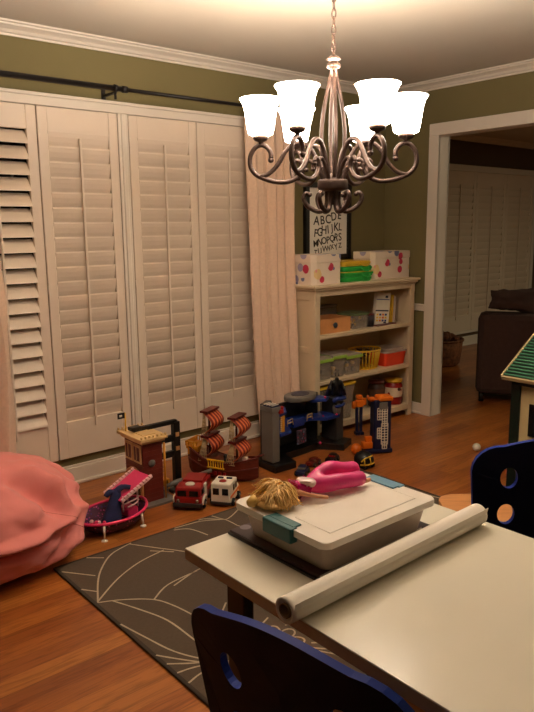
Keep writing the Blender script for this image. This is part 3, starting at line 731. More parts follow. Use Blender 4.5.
# ------------------------------------------------------------------ bookcase
KX0, KX1, KY0, KY1, KH = -1.10, -.06, -.33, .0, 1.058
t = thing('bookcase', 'cream painted wooden bookcase with three open shelves between curtain and doorway', 'bookcase', (0, 0, 0))
m = MB()
m.prism([(KX0-.03, KY0-.03), (KX1+.03, KY0-.03), (KX1+.03, KY1), (KX0-.03, KY1)], KH-.018, KH, .004)
m.prism([(KX0-.018, KY0-.018), (KX1+.018, KY0-.018), (KX1+.018, KY1), (KX0-.018, KY1)], KH-.034, KH-.018, .005)
m.prism([(KX0-.006, KY0-.006), (KX1+.006, KY0-.006), (KX1+.006, KY1), (KX0-.006, KY1)], KH-.046, KH-.034, .003)
m.build('top', 'bookcase', t)
for sx in (0, 1):
    a, b = (KX0, KX0+.02) if sx == 0 else (KX1-.02, KX1)
    m = MB(); m.box(a+.004, b-.004, KY0+.02, KY1-.01, .04, KH-.046)
    oa, ob = (a-.004, a+.006) if sx == 0 else (b-.006, b+.004)
    m.box(oa, ob, KY0+.0, KY0+.055, 0, KH-.046, .002); m.box(oa, ob, KY1-.055, KY1, 0, KH-.046, .002)
    for z0, z1 in ((.06, .12), (.60, .64), (KH-.10, KH-.046)): m.box(oa, ob, KY0+.055, KY1-.055, z0, z1, .002)
    m.build('side_panel', 'bookcase', t)
m = MB(); m.box(KX0, KX0+.045, KY0-.002, KY0+.02, 0, KH-.046, .002); m.box(KX1-.045, KX1, KY0-.002, KY0+.02, 0, KH-.046, .002); m.box(KX0+.045, KX1-.045, KY0, KY0+.02, KH-.075, KH-.046, .002)
m.build('face_frame', 'bookcase', t)
m = MB(); m.box(KX0+.01, KX1-.01, KY1-.012, KY1-.004, .06, KH-.046); m.build('back_panel', 'bookcase', t)
SH = [.72, .402]
for z in SH:
    m = MB(); m.box(KX0+.021, KX1-.021, KY0+.012, KY1-.012, z-.02, z, .002); m.box(KX0+.045, KX1-.045, KY0, KY0+.014, z-.024, z, .002); m.build('shelf', 'bookcase', t)
m = MB(); m.box(KX0+.021, KX1-.021, KY0+.012, KY1-.012, .075, .09, .002); m.box(KX0+.045, KX1-.045, KY0, KY0+.014, .05, .09, .002); m.build('bottom_shelf', 'bookcase', t)

# floral boxes
def floral(x0, x1, y0, y1, label):
    t = thing('lidded_box', label, 'box', (x0, y0, KH), 0, 'floral boxes on the bookcase')
    W, D = x1-x0, y1-y0; c = .03
    def oct(i): return [(c+i*.4, i), (W-c-i*.4, i), (W-i, c+i*.4), (W-i, D-c), (W-c, D-i), (c, D-i), (i, D-c), (i, c+i*.4)]
    MB().prism(oct(.004), 0, .155, .001).build('box_body', 'floral', t)
    MB().prism(oct(0), .148, .198, .002).build('lid', 'floral', t)
floral(-1.085, -.80, -.30, -.06, 'floral print lidded box on the bookcase at the curtain end')
floral(-.445, .005, -.25, -.03, 'wider floral print lidded box on the bookcase at the doorway end')
# stacked trays
def tray(z, x, y, rz, label, rim, body):
    t = thing('tray', label, 'tray', (x, y, z), rz, 'trays stacked between the floral boxes')
    m = MB(); m.prism(rrect(0, .30, 0, .22, .03), 0, .012, .002); m.prism(rrect(-.006, .306, -.006, .226, .034), .012, .028, .002); m.build('tray_body', body, t)
    m = MB(); m.prism(rrect(-.002, .302, -.002, .222, .032), .028, .034, .002); m.build('rim', rim, t)
    m = MB(); m.tube([(.17, -.004, .024), (.185, -.018, .004), (.235, -.02, .002), (.25, -.004, .024)], .005, 8, sub=5); m.build('handle', body, t)
tray(KH, -.765, -.27, R(1), 'green tray with handle at the bottom of the stack between floral boxes', 'green', 'green')
tray(KH+.036, -.76, -.268, R(-1.5), 'yellow rimmed green tray, second from the bottom of the stack', 'yellow', 'green')
tray(KH+.072, -.765, -.272, R(1), 'green tray with loop handle under the yellow topmost tray', 'green', 'green')
tray(KH+.108, -.765, -.27, R(3), 'yellow tray topmost of the stack between floral boxes', 'yellow', 'yellow')

# picture
t = thing('framed_print', 'black framed alphabet letter print hung above the bookcase', 'picture', (0, 0, 0))
FX0, FX1, FZ0, FZ1 = -.873, -.41, 1.205, 1.748; FY = WY
m = MB(); fwd = .036
m.box(FX0, FX0+fwd, FY-.035, FY, FZ0, FZ1, .003); m.box(FX1-fwd, FX1, FY-.035, FY, FZ0, FZ1, .003); m.box(FX0+fwd, FX1-fwd, FY-.035, FY, FZ0, FZ0+fwd, .003); m.box(FX0+fwd, FX1-fwd, FY-.035, FY, FZ1-fwd, FZ1, .003)
m.build('frame', 'black', t)
m = MB(); m.box(FX0+fwd-.002, FX1-fwd+.002, FY-.02, FY-.004, FZ0+fwd-.002, FZ1-fwd+.002); rl = random.Random(5)
rows = [('ABCDE', 1.545, .074), ('FGHIJ', 1.475, .066), ('KLMNOP', 1.408, .066), ('QRSTU', 1.342, .066), ('VWXYZ', 1.285, .062)]
rows = [('abc', 1.66, .05), ('ABCDE', 1.50, .088), ('FGHIJKL', 1.42, .078), ('MNOPQRS', 1.345, .074), ('TUVWXYZ', 1.285, .056)]
for txt, z, sz in rows:
    n = len(txt); W = FX1-FX0-2*fwd-.10
    for i, ch in enumerate(txt):
        x = FX0+fwd+.05+W*(i+.5)/n
        text_mesh(m, ch, sz*rl.uniform(.9, 1.1), T(x, FY-.0205, z+rl.uniform(-.004, .006)+.05*(i/n-.5), rx=R(90)) @ Matrix.Rotation(R(rl.uniform(-8, 14)), 4, 'Z') @ Matrix.Diagonal((.95, 1, 1, 1)), mi=1, depth=.0005)
m.build('print', ['paper', mat('ink', (46, 38, 36), .8)], t)

# ------------------------------------------------------------------ shelf contents
def group_name(i): return ('things on the upper shelf', 'things on the middle shelf', 'things on the bottom shelf')[i]
z = SH[0]
t = thing('wooden_box', 'open plain wooden box with one dark knob on the upper shelf', 'box', (-1.045, -.285, z))
m = MB(); W, D, H = .335, .20, .10
m.box(0, W, 0, .01, 0, H, .001); m.box(0, W, D-.01, D, 0, H, .001); m.box(0, .01, .01, D-.01, 0, H, .001); m.box(W-.01, W, .01, D-.01, 0, H, .001); m.box(.01, W-.01, .01, D-.01, 0, .008)
m.build('box_body', mat('raw_pine', (214, 150, 92), .6, var=.1, scale=8), t)
m = MB(); m.lathe([(0, 0), (.008, 0), (.008, .008), (.018, .012), (.020, .018), (.012, .026), (0, .027)], 20, m=T(W*.5, 0, .055, rx=R(90))); m.build('knob', mat('slate_knob', (44, 52, 66), .4), t)
t = thing('clear_bin', 'clear plastic bin with grey lid behind the wooden box on the upper shelf', 'bin', (-.97, -.079, z))
m = MB(); 
m = MB(); tub(m, .34, .055, .15, .004, .002, r=.012); m.build('tub', 'clear_dim', t)
m = MB(); m.prism(rrect(-.004, .344, -.004, .059, .014), .15, .162, .003); m.build('lid', clear_plastic('grey_lid', (150, 144, 150), .8), t)
t = thing('clear_bin', 'clear bin of small coloured toys with greenish lid beside the wooden box', 'bin', (-.665, -.27, z))
m = MB(); tub(m, .17, .17, .095, .006, .002, r=.014); m.build('tub', 'clear_dim', t)
m = MB(); m.prism(rrect(-.004, .174, -.004, .174, .016), .095, .108, .003); m.build('lid', clear_plastic('green_tint_lid', (120, 140, 96), .75), t)
m = MB(); rr = random.Random(9)
for k in range(22):
    x, y, zz = rr.uniform(.02, .13), rr.uniform(.012, .13), rr.uniform(.004, .065); m.box(x, x+.018, y, y+.016, zz, zz+.02, .002, rr.randrange(5), m=None)
m.build('toy_pieces', ['yellow', 'blue', 'red', 'white_plastic', 'dark_grey'], t)
t = thing('marker_tub', 'dark round pot beside the clear toy bin on the upper shelf', 'pot', (-.465, -.25, z))
m = MB(); m.lathe([(0, 0), (.026, 0), (.030, .085), (.027, .085), (.024, .005), (0, .005)], 24); m.build('pot_body', mat('dark_pot', (40, 30, 40), .5), t)
m = MB(); m.lathe([(0, .085), (.031, .085), (.031, .095), (0, .097)], 24); m.build('lid', 'dark_red', t)
def book(x, y, z, w, d, h, rz, lab, mt, lean=0, extra=None, nm='book', cat='book'):
    t = thing(nm, lab, cat, (x, y, z), (0, lean, rz), 'books on the upper shelf')
    m = MB(); m.box(.002, w-.002, .002, d-.003, .002, h-.002); m.build('pages', 'paper', t)
    m = MB(); m.box(0, .002, 0, d, 0, h); m.box(w-.002, w, 0, d, 0, h); m.box(0, w, 0, .002, 0, h); m.build('cover', mt, t)
    if extra:
        m = MB(); extra(m); m.build('cover_print', ['blue', 'yellow', 'orange', 'dark_blue'], t)
def ex(m):
    m.box(0, .125, -.001, 0, .105, .115, 0, 3); m.box(.0, .125, -.001, 0, .19, .196, 0, 0)
    rr = random.Random(2)
    for i in range(4):
        for j in range(3): m.box(.012+i*.027, .03+i*.027, -.001, 0, .03+j*.022, .044+j*.022, 0, rr.choice((1, 2, 0)))
    m.box(.085, .11, -.001, 0, .018, .028, 0, 3); m.box(.085, .11, -.001, 0, .205, .222, 0, 3)
book(-.405, -.24, z, .135, .03, .245, R(-8), 'white box file with dark stripes and yellow squares standing on the upper shelf', 'white_plastic', R(5), ex, 'box_file', 'file')
book(-.235, -.25, z, .022, .17, .215, 0, 'yellow spined book standing right of the striped file', 'yellow', R(4))
book(-.202, -.25, z, .014, .16, .20, 0, 'thin white book standing beyond the yellow spined book', 'white_plastic', R(3))
t = thing('booklet', 'red brown booklet lying flat on the upper shelf below the box file', 'booklet', (-.43, -.30, z), R(4))
MB().box(0, .22, 0, .05, .0, .008, .001).build('cover', 'dark_red', t)
z = SH[1]
cont = [(-1.03, .135, .155, 'clear food container with lime lid nearest the curtain on the middle shelf'), (-.885, .125, .165, 'clear food container with lime lid, middle of the three on the middle shelf'), (-.75, .155, .15, 'clear food container with lime lid beside the yellow basket')]
for i, (x, wd, h, lab) in enumerate(cont):
    t = thing('food_container', lab, 'container', (x, -.29, z), 0, 'food containers on the middle shelf')
    m = MB(); tub(m, wd, .20, h-.02, .006, .002, r=.016); m.build('tub', 'clear_dim', t)
    m = MB(); m.prism(rrect(-.004, wd+.004, -.004, .204, .018), h-.02, h-.006, .003); m.prism(rrect(.012, wd-.012, .012, .19, .014), h-.006, h-.002, .001); m.build('lid', 'clear', t)
    m = MB(); m.box(-.007, wd+.007, -.008, -.002, h-.034, h-.012, .002); m.box(-.007, -.003, .02, .18, h-.034, h-.012, .002); m.build('lid_clip', 'lime', t)
    m = MB(); rr = random.Random(20+i)
    for k in range(16):
        a, b, c = rr.uniform(.02, wd-.045), rr.uniform(.02, .15), rr.uniform(.005, h*.5); m.box(a, a+.022, b, b+.02, c, c+.022, .003, rr.randrange(4))
    m.build('toy_pieces', ['dark_grey', 'cream_plastic', 'yellow', 'dark_blue'], t)
t = thing('plastic_basket', 'yellow slatted plastic basket filled with black train track', 'basket', (-.455, -.19, z))
m = MB()
def basket_pt(a, s):
    rx = .088+.022*s; ry = .070+.018*s; return (rx*1.2*cos(a), ry*1.2*sin(a), .006+.135*s)
n = 26
for k in range(n):
    a = 2*pi*k/n; m.tube([basket_pt(a, 0), basket_pt(a, 1)], .0042, 6, flat=1)
for s, r in ((0, .005), (1, .0065)): m.tube([basket_pt(2*pi*j/40, s) for j in range(41)], r, 8, cap=False)
m.lathe([(.0, .001), (.104, .001), (.104, .006), (0, .006)], 30, sy=.8); m.build('basket_body', 'yellow', t)
m = MB(); rr = random.Random(4)
for k in range(16):
    a = rr.uniform(0, pi); x, y = rr.uniform(-.05, .05), rr.uniform(-.035, .035)
    m.box(-.035, .035, -.008, .008, 0, .008, .002, m=T(x, y, .085+.0035*k*.9, rz=a, ry=R(rr.uniform(-20, 20))))
m.build('track_pieces', 'black', t)
t = thing('plastic_bin', 'red orange plastic bin with clear lid at the doorway end of the middle shelf', 'bin', (-.325, -.29, z))
m = MB(); tub(m, .245, .20, .10, .012, .003, r=.02); m.build('tub', 'red_bin', t)
m = MB(); m.prism(rrect(-.005, .25, -.005, .205, .022), .10, .108, .003); m.prism(rrect(.012, .233, .012, .188, .02), .108, .128, .006); m.build('lid', 'clear', t)
z = .09
t = thing('storage_tub', 'large clear storage tub with yellow rimmed lid on the bottom shelf', 'tub', (-1.05, -.305, z), R(-2))
m = MB(); tub(m, .37, .26, .25, .02, .003, r=.025); m.build('tub', 'clear_dim', t)
m = MB(); m.prism(rrect(-.006, .376, -.008, .266, .028), .25, .268, .004); m.build('lid', 'yellow', t)
m = MB(); rr = random.Random(14)
for k in range(40):
    a, b, c = rr.uniform(.03, .28), rr.uniform(.03, .18), rr.uniform(.005, .16); m.box(a, a+.04, b, b+.035, c, c+.04, .004, rr.randrange(4))
m.build('toy_pieces', ['grey', 'cream_plastic', 'dark_grey', 'dark_blue'], t)
def jar(x, y, z, label, body, lid, contents, r=.07, h=.19):
    t = thing('jar', label, 'jar', (x, y, z), 0, 'jars on the bottom shelf')
    m = MB(); m.lathe([(0, 0), (r-.006, 0), (r, .008), (r, h*.72), (r-.004, h*.8), (r-.012, h*.86), (r-.012, h*.9), (0, h*.9)], 28); m.build('jar_body', body, t)
    m = MB(); m.lathe([(0, h*.9), (r-.004, h*.9), (r-.002, h), (0, h+.002)], 28); m.build('lid', lid, t)
    m = MB(); m.lathe([(r+.0006, h*.32), (r+.0008, h*.34), (r+.0008, h*.68), (r+.0006, h*.7)], 28); m.build('jar_label', contents, t)
jar(-.165, -.235, z, 'red tub with yellow lid and white label at the doorway end of the bottom shelf', 'red', 'yellow', speckled('tub_label', (232, 214, 190), [(150, 30, 24), (60, 40, 30)], 22, .35))
jar(-.325, -.20, z, 'dark tub with red brown lid behind the orange robot', mat('dark_tub', (58, 34, 26), .4), 'dark_red', mat('brown_label', (90, 60, 44), .6), .065, .20)

# ------------------------------------------------------------------ bean bag
t = thing('bean_bag', 'big pink slumped bean bag chair against the left curtain', 'bean bag chair', (-3.398, -.572, .0))
bm = bmesh.new(); bmesh.ops.create_icosphere(bm, subdivisions=6, radius=1)
def sstep(a, b, x): x = max(0, min(1, (x-a)/(b-a))); return x*x*(3-2*x)
def crease(p, q, w, n_):
    """distance of direction n_ from the arc p->q on the unit sphere"""
    p, q = Vector(p).normalized(), Vector(q).normalized(); d = q-p; tt = max(0, min(1, (n_-p).dot(d)/d.length_squared)); c = (p+d*tt).normalized()
    return math.exp(-((n_-c).length/w)**2)*sin(pi*min(1, max(0.12, tt*.8+.15)))
def bean(n_):
    z_ = n_.z; p = 3.1
    q = 1/((abs(n_.x)**2+abs(n_.y)**2)**(p/2)+abs(z_)**p)**(1/p)
    x, y, zz = n_.x*q*.445, n_.y*q*.415, z_*q*.218
    k = 1-.13*sstep(.1, 1, z_); x *= k; y *= k
    zz += .03*sstep(.2, .9, z_)*(1-n_.x*.3)
    f = 0
    f -= .10*crease((.20, -.50, .85), (.52, -.80, .25), .13, n_)
    f += .060*crease((.42, -.42, .80), (.62, -.74, .15), .08, n_)
    f += .065*crease((.55, -.82, .14), (-.30, -.95, .05), .07, n_)
    f -= .050*crease((.50, -.86, -.06), (-.40, -.92, -.14), .06, n_)
    f += .050*crease((.82, -.55, .12), (.35, -.75, -.60), .08, n_)
    f -= .040*crease((.66, -.72, .02), (.22, -.80, -.55), .05, n_)
    f -= .070*crease((.02, -.55, .85), (-.35, -.85, .35), .08, n_)
    f += .045*crease((-.15, -.35, .92), (-.50, -.75, .42), .08, n_)
    f -= .045*crease((.75, -.10, .70), (.95, -.30, .10), .07, n_)
    f -= .030*crease((-.1, -.97, .2), (-.75, -.6, .28), .05, n_)
    f += .020*noise.noise(n_*3.1+Vector((3, 1, 2)))+.012*noise.noise(n_*7+Vector((1, 9, 2)))
    f += .012*(.5-abs(noise.noise(Vector((n_.x*6+n_.z*2, n_.y*6, n_.z*3)))))
    f += .011*sin(9*n_.x+14*n_.z+3*noise.noise(n_*2.5))*max(0, 1-abs(n_.z-.1)*1.1)
    s = 1+f*2.15
    x *= s; y *= s; zz = zz*s+.218
    if zz < .08: zz = .08-(.08-zz)*.6
    return Vector((x, min(y, .40), max(zz, 0)))
for v in bm.verts: v.co = bean(v.co.normalized())
mz = min(v.co.z for v in bm.verts)
for v in bm.verts: v.co.z -= mz
for f in bm.faces: f.smooth = True
m = MB(); m.frombm(bm, smooth=True); m.build('cover', 'pink_vinyl', t)
pts = []
for k in range(15):
    u = k/14; d = Vector((.45+.32*u, -.84+.10*u+.05*sin(3*u), .42-.62*u)).normalized(); p = bean(d); pts.append((p.x*1.001, p.y*1.001, p.z-mz))
m = MB(); m.tube(pts, .0016, 6, sub=3); m.build('seam', mat('seam_thread', (196, 104, 102), .8), t)

# ------------------------------------------------------------------ toy fire station
t = thing('toy_fire_station', 'brick red toy fire station tower with cream roof and black side frame', 'toy building', (-2.545, -.535, 0))
W, D, H = .118, .19, .352
m = MB()
m.box(0, W, 0, D, .012, H, .003)
for k in range(12): m.box(-.0012, W+.0012, -.0012, D+.0012, .03+k*.026, .0312+k*.026)
m.build('tower', 'brick_red', t)
m = MB(); m.box(-.025, W+.02, -.03, D+.04, H, H+.018, .003); m.box(-.012, W+.01, -.015, D+.02, H-.014, H, .002)
for k in range(7): m.box(-.02+.024*k, -.012+.024*k, -.026, -.018, H+.018, H+.03, .001); m.box(-.02+.024*k, -.012+.024*k, D+.028, D+.036, H+.018, H+.03, .001)
m.box(.02, W-.02, .03, D-.05, H+.018, H+.022, .001)
m.build('roof', 'cream_plastic', t)
for (y0, y1) in ((.014, .090), (.100, .176)):
    m = MB(); m.box(-.007, .002, y0, y1, .225, .325, .001); m.box(-.009, .0, y0+.011, y1-.011, .238, .312, .001, 1); m.box(-.011, .0, (y0+y1)/2-.002, (y0+y1)/2+.002, .243, .317, 0); m.build('window', ['cream_plastic', 'dark_red'], t)
m = MB(); pts = [(-.006, .012, .02), (-.006, .012, .13), (-.006, .04, .170), (-.006, .09, .185), (-.006, .14, .170), (-.006, .17, .13), (-.006, .17, .02)]
m.tube(pts, .009, 8, sub=4); m.build('door_arch', 'tan_plastic', t)
m = MB(); m.prism([(.022, .015), (.16, .015), (.16, .13), (.13, .162), (.09, .172), (.05, .162), (.022, .13)], 0, .004, m=Matrix(((0, 0, -1, .001), (1, 0, 0, 0), (0, 1, 0, 0), (0, 0, 0, 1)))); m.build('door_opening', 'glass_dark', t)
m = MB(); m.lathe([(0, 0), (.018, 0), (.020, .006), (.013, .012), (0, .013)], 24, m=T(.05, 0, .225, rx=R(90))); m.build('dial', 'grey', t)
m = MB(); m.cyl((.005, D-.01, H+.01), (.005, D-.01, H+.12), .004, 10); m.build('flag_pole', 'yellow', t)
m = MB(); m.box(-.04, .004, D-.012, D-.009, H+.09, H+.122, .001, m=T(0, 0, 0)); m.build('flag', 'black', t)
m = MB(); m.box(-.03, -.018, D-.0135, D-.0075, H+.100, H+.112, .001); m.ball((-.018, D-.0105, H+.106), .006, 8); m.build('flag_emblem', 'white_plastic', t)
m = MB(); m.box(.02, .29, .115, .14, H+.018, H+.042, .003); m.box(.0, .06, .105, .15, H+.03, H+.05, .003); m.box(.265, .305, .11, .145, .0, H+.03, .003)
m.box(.11, .27, .115, .14, H-.08, H-.045, .003); m.box(.16, .27, .115, .14, H-.17, H-.135, .003)
m.tube([(.125, .128, H-.08), (.15, .128, H-.12), (.19, .128, H-.155)], .008, 8, sub=3)
m.build('side_frame', 'black', t)
m = MB()
for zz in (H-.03, H-.11): m.box(.273, .297, .107, .111, zz-.025, zz, .002)
m.build('side_plate', 'tan_plastic', t)
m = MB(); m.cyl((W+.012, .0, .01), (W+.012, .0, H-.03), .006, 10); m.build('pole', 'gold', t)
m = MB(); m.cyl((W+.06, .128, .07), (W+.06, .128, H-.1), .003, 8); m.cyl((W+.085, .128, .07), (W+.085, .128, H-.1), .003, 8)
for k in range(7): m.cyl((W+.06, .128, .08+k*.022), (W+.085, .128, .08+k*.022), .0025, 6)
m.box(W-.004, W+.10, .10, .155, .062, .070, .001); m.box(W+.09, W+.10, .10, .155, 0.01, .062)
m.build('ladder', 'gold', t)
m = MB(); m.prism(rrect(-.02, .17, -.05, D+.005, .015), 0, .012, .003); m.box(.16, .30, .10, .16, 0, .012, .003); m.build('base_plate', 'grey', t)

# grey toy cannon on floor
t = thing('toy_launcher', 'long grey toy launcher lying in front of the fire station', 'toy', (-2.255, -.472, 0), R(3))
m = MB(); m.box(-.09, .13, -.025, .025, .0, .022, .004); m.build('base', 'dark_grey', t)
m = MB(); m.tube([(-.12, 0, .05), (-.05, 0, .055), (.03, 0, .052), (.16, 0, .06), (.19, 0, .06)], [.010, .016, .014, .011, .013], 12); m.box(-.06, -.01, -.018, .018, .02, .055, .004); m.build('barrel', 'grey', t)

# ------------------------------------------------------------------ pirate ship
MT['sail_s'] = stripes('sail_stripe', (128, 16, 12), (226, 120, 70), 'Y', 11, .6)
t = thing('toy_pirate_ship', 'brown toy pirate ship with four red striped sails', 'toy ship', (-1.975, -.465, 0), R(-66)); t.scale = (1.06, 1.06, 1.06)
m = MB()
st = [(-.20, .045, .01, .165), (-.17, .060, .0, .160), (-.10, .068, .0, .12), (-.02, .070, .0, .100), (.06, .066, .0, .100), (.13, .050, .0, .115), (.18, .028, .01, .130), (.215, .006, .03, .140)]
vs = []; fs = []
for (x, hw, zb, zt_) in st:
    for (fy, fz) in ((-1, 1), (-1.02, .6), (-.8, .2), (-.35, 0), (.35, 0), (.8, .2), (1.02, .6), (1, 1)): vs.append((x, hw*fy, zb+(zt_-zb)*fz))
n = 8
for i in range(len(st)-1):
    for k in range(n-1): fs.append((i*n+k, i*n+k+1, (i+1)*n+k+1, (i+1)*n+k))
    fs.append((i*n+n-1, i*n, (i+1)*n, (i+1)*n+n-1))
fs.append(tuple(range(n))); fs.append(tuple((len(st)-1)*n+k for k in range(n-1, -1, -1)))
m.add(vs, fs); m.build('hull', 'hull', t)
m = MB()
for sgn in (-1, 1):
    m.tube([(x, sgn*hw*1.03, zt_*.62) for x, hw, zb, zt_ in st], .004, 6, sub=2); m.tube([(x, sgn*hw*1.02, zt_+.002) for x, hw, zb, zt_ in st], .005, 6, sub=2)
m.build('hull_rail', 'dark_red', t)
m = MB()
m.box(-.205, -.13, -.058, .058, .155, .172, .003); m.box(-.20, -.135, -.052, .052, .12, .158, .003)
for k in range(5): m.box(-.205+.016*k, -.199+.016*k, -.060, -.054, .172, .196, .001); m.box(-.205+.016*k, -.199+.016*k, .054, .060, .172, .196, .001)
m.box(-.208, -.128, -.061, -.055, .194, .200, .001); m.box(-.208, -.128, .055, .061, .194, .200, .001); m.box(-.208, -.202, -.06, .06, .172, .2, .001)
m.build('stern_cabin', 'gold', t)
m = MB()
for k in range(7): m.box(-.055+.015*k, -.050+.015*k, -.079, -.072, .075, .118, .001)
m.box(-.06, .045, -.080, -.071, .114, .122, .001); m.box(-.06, .045, -.080, -.071, .072, .079, .001); m.build('side_railing', 'yellow', t)
m = MB()
for k in range(4): m.box(-.05+.028*k, -.032+.028*k, -.076, -.066, .035, .055, .002)
m.build('gun_port', 'red', t)
for mx_, hs in ((-.085, 1.0), (.085, .95)):
    m = MB(); m.cyl((mx_, 0, .10), (mx_, 0, .375*hs), .006, 10)
    for zz in (.235, .375): m.box(mx_-.020, mx_+.030, -.066, .066, zz*hs-.004, zz*hs+.008, .002)
    m.lathe([(0, .21*hs), (.018, .21*hs), (.026, .225*hs), (.026, .245*hs), (.022, .245*hs), (0, .24*hs)], 14, m=T(mx_, 0, 0)); m.build('mast', 'dark_red', t)
    for (za, zb_) in ((.372, .262), (.235, .130)):
        vs = []; fs = []; nu, nv = 10, 8
        for j in range(nv+1):
            for i in range(nu+1):
                u, v = i/nu, j/nv
                vs.append((mx_+.012+.052*sin(pi*v)*.9+.012*v-.010*abs(2*u-1), (u-.5)*(.13+.012*v), (za+(zb_-za)*v)*hs))
        for j in range(nv):
            for i in range(nu): k = j*(nu+1)+i; fs.append((k, k+1, k+nu+2, k+nu+1))
        MB().add(vs, fs, smooth=True).build('sail', MT['sail_s'], t, solid=.003)
    m = MB()
    for sgn in (-1,):
        for k in range(5): m.tube([(mx_-.03+.012*k-.006, sgn*.066, .10), (mx_-.006+.003*k, sgn*.05, .232*hs)], .0027, 5)
        for k in range(7): s = k/7; m.tube([(mx_-.036+.030*s, sgn*(.066-.016*s), .10+.13*s), (mx_+.020-.014*s, sgn*(.066-.016*s), .10+.13*s)], .0027, 5)
        for k in range(4): m.tube([(mx_-.02+.012*k, sgn*.052, .235*hs), (mx_-.006+.003*k, sgn*.05, .365*hs)], .0027, 5)
        for k in range(6): s = k/6; m.tube([(mx_-.022+.016*s, sgn*.052, (.24+.12*s)*hs), (mx_+.018-.012*s, sgn*.052, (.24+.12*s)*hs)], .0027, 5)
    m.build('ratlines', 'lattice', t)
m = MB(); m.tube([(.17, 0, .125), (.25, 0, .165)], [.007, .004], 8); m.build('bowsprit', 'dark_red', t)
m = MB(); m.ball((.02, -.01, .125), .014, 12); m.lathe([(0, .08), (.014, .08), (.011, .12), (0, .12)], 12, m=T(.02, -.01, 0)); m.build('deckhand_figure', 'dark_grey', t)
m = MB(); m.box(.12, .15, -.012, .012, .115, .135, .004); m.build('deck_cannon', 'white_plastic', t)

# ------------------------------------------------------------------ fire truck and ambulance
def wheels(t, W, L, r, w=.022, z=None):
    for sx in (0, 1):
        for yy in (L*.2, L*.78):
            x = 0 if sx == 0 else W
            m = MB(); m.lathe([(0, -w/2), (r*.9, -w/2), (r, -w/2+.003), (r, w/2-.003), (r*.9, w/2), (0, w/2)], 20, m=T(x, yy, r, ry=R(90))); 
            m.lathe([(0, 0), (r*.5, 0), (r*.45, .004), (0, .005)], 16, mi=1, m=T(x+(w/2 if sx else -w/2), yy, r, ry=R(90 if sx else -90))); m.build('wheel', ['tyre', 'chrome'], t)
t = thing('toy_fire_truck', 'red toy fire truck with white roof disc facing the camera', 'toy truck', (-2.456, -.680, 0), R(-49))
W, L, H = .146, .235, .134
m = MB(); m.box(0, W, 0, L, .026, H*.55, .006); m.box(.004, W-.004, .004, L*.42, H*.5, H-.012, .012); m.box(.006, W-.006, L*.42, L, H*.5, H-.02, .006); m.box(.02, W-.02, L*.45, L-.01, H-.022, H-.008, .004); m.build('body', 'red', t)
m = MB()
m.box(.018, W/2-.008, .0, .008, H*.56, H*.78, .002); m.box(W/2+.008, W-.018, .0, .008, H*.56, H*.78, .002)
m.box(-.0, .008, L*.1, L*.3, H*.56, H*.78, .002); m.box(W-.008, W, L*.1, L*.3, H*.56, H*.78, .002); m.build('cab_window', 'glass_dark', t)
m = MB(); m.box(-.004, W+.004, -.012, .01, .018, .04, .003); m.build('bumper', 'dark_grey', t)
m = MB(); m.box(W-.006, W+.006, L*.30, L*.44, .03, H*.9, .003); m.tube([(W+.004, .012, .03), (W+.006, L*.1, .062), (W+.006, L*.3, .062), (W+.004, L*.38, .03)], .006, 8, sub=3); m.build('side_trim', 'white_plastic', t)
m = MB(); m.tube([(-.004, .012, .03), (-.006, L*.1, .062), (-.006, L*.3, .062), (-.004, L*.38, .03)], .006, 8, sub=3); m.build('wheel_arch', 'white_plastic', t)
m = MB(); m.lathe([(0, 0), (.026, 0), (.024, .005), (0, .006)], 24, m=T(W*.5, L*.24, H-.012)); m.build('roof_disc', 'white_plastic', t)
m = MB()
for hx in (.022, W-.022): m.lathe([(0, 0), (.010, 0), (.009, .004), (0, .005)], 14, m=T(hx, 0, .052, rx=R(90)))
m.build('headlight', 'chrome', t)
wheels(t, W, L, .024)
t = thing('toy_ambulance', 'white toy ambulance with red roof dome and orange side stripe', 'toy ambulance', (-2.288, -.772, 0), R(-54))
W, L, H = .108, .175, .128
m = MB(); m.box(0, W, 0, L*.72, .022, H, .006); m.box(.004, W-.004, L*.70, L, .022, H*.62, .010); m.add([(.006, L*.70, H*.98), (W-.006, L*.70, H*.98), (W-.008, L*.86, H*.6), (.008, L*.86, H*.6), (.006, L*.70, H*.5), (W-.006, L*.70, H*.5)], [(0, 1, 2, 3), (0, 3, 4), (1, 5, 2), (4, 3, 2, 5)]); m.build('body', 'white_plastic', t)
m = MB(); m.box(.012, W/2-.008, -.002, .004, H*.52, H*.80, .002); m.box(W/2+.008, W-.012, -.002, .004, H*.52, H*.80, .002); m.build('rear_window', 'glass_dark', t)
m = MB(); m.box(W-.004, W+.0015, .05, .075, H*.6, H*.85, .002); m.box(W-.004, W+.0015, .09, .115, H*.6, H*.85, .002); m.build('side_window', 'glass_dark', t)
m = MB(); m.box(W-.003, W+.0018, .003, L*.95, H*.40, H*.50, .001); m.build('side_stripe', 'orange', t)
m = MB(); m.lathe([(0, .008), (.008, .0075), (.016, .005), (.02, 0)], 22, m=T(W*.5, .045, H)); m.build('roof_dome', 'red', t)
m = MB(); m.box(.015, W*.42, .080, .092, H, H+.008, .002); m.box(W*.58, W-.015, .080, .092, H, H+.008, .002); m.build('light_bar', 'dark_blue', t)
m = MB(); m.box(-.002, W+.002, -.006, .004, .016, .03, .002); m.build('bumper', 'dark_grey', t)
wheels(t, W, L, .021)

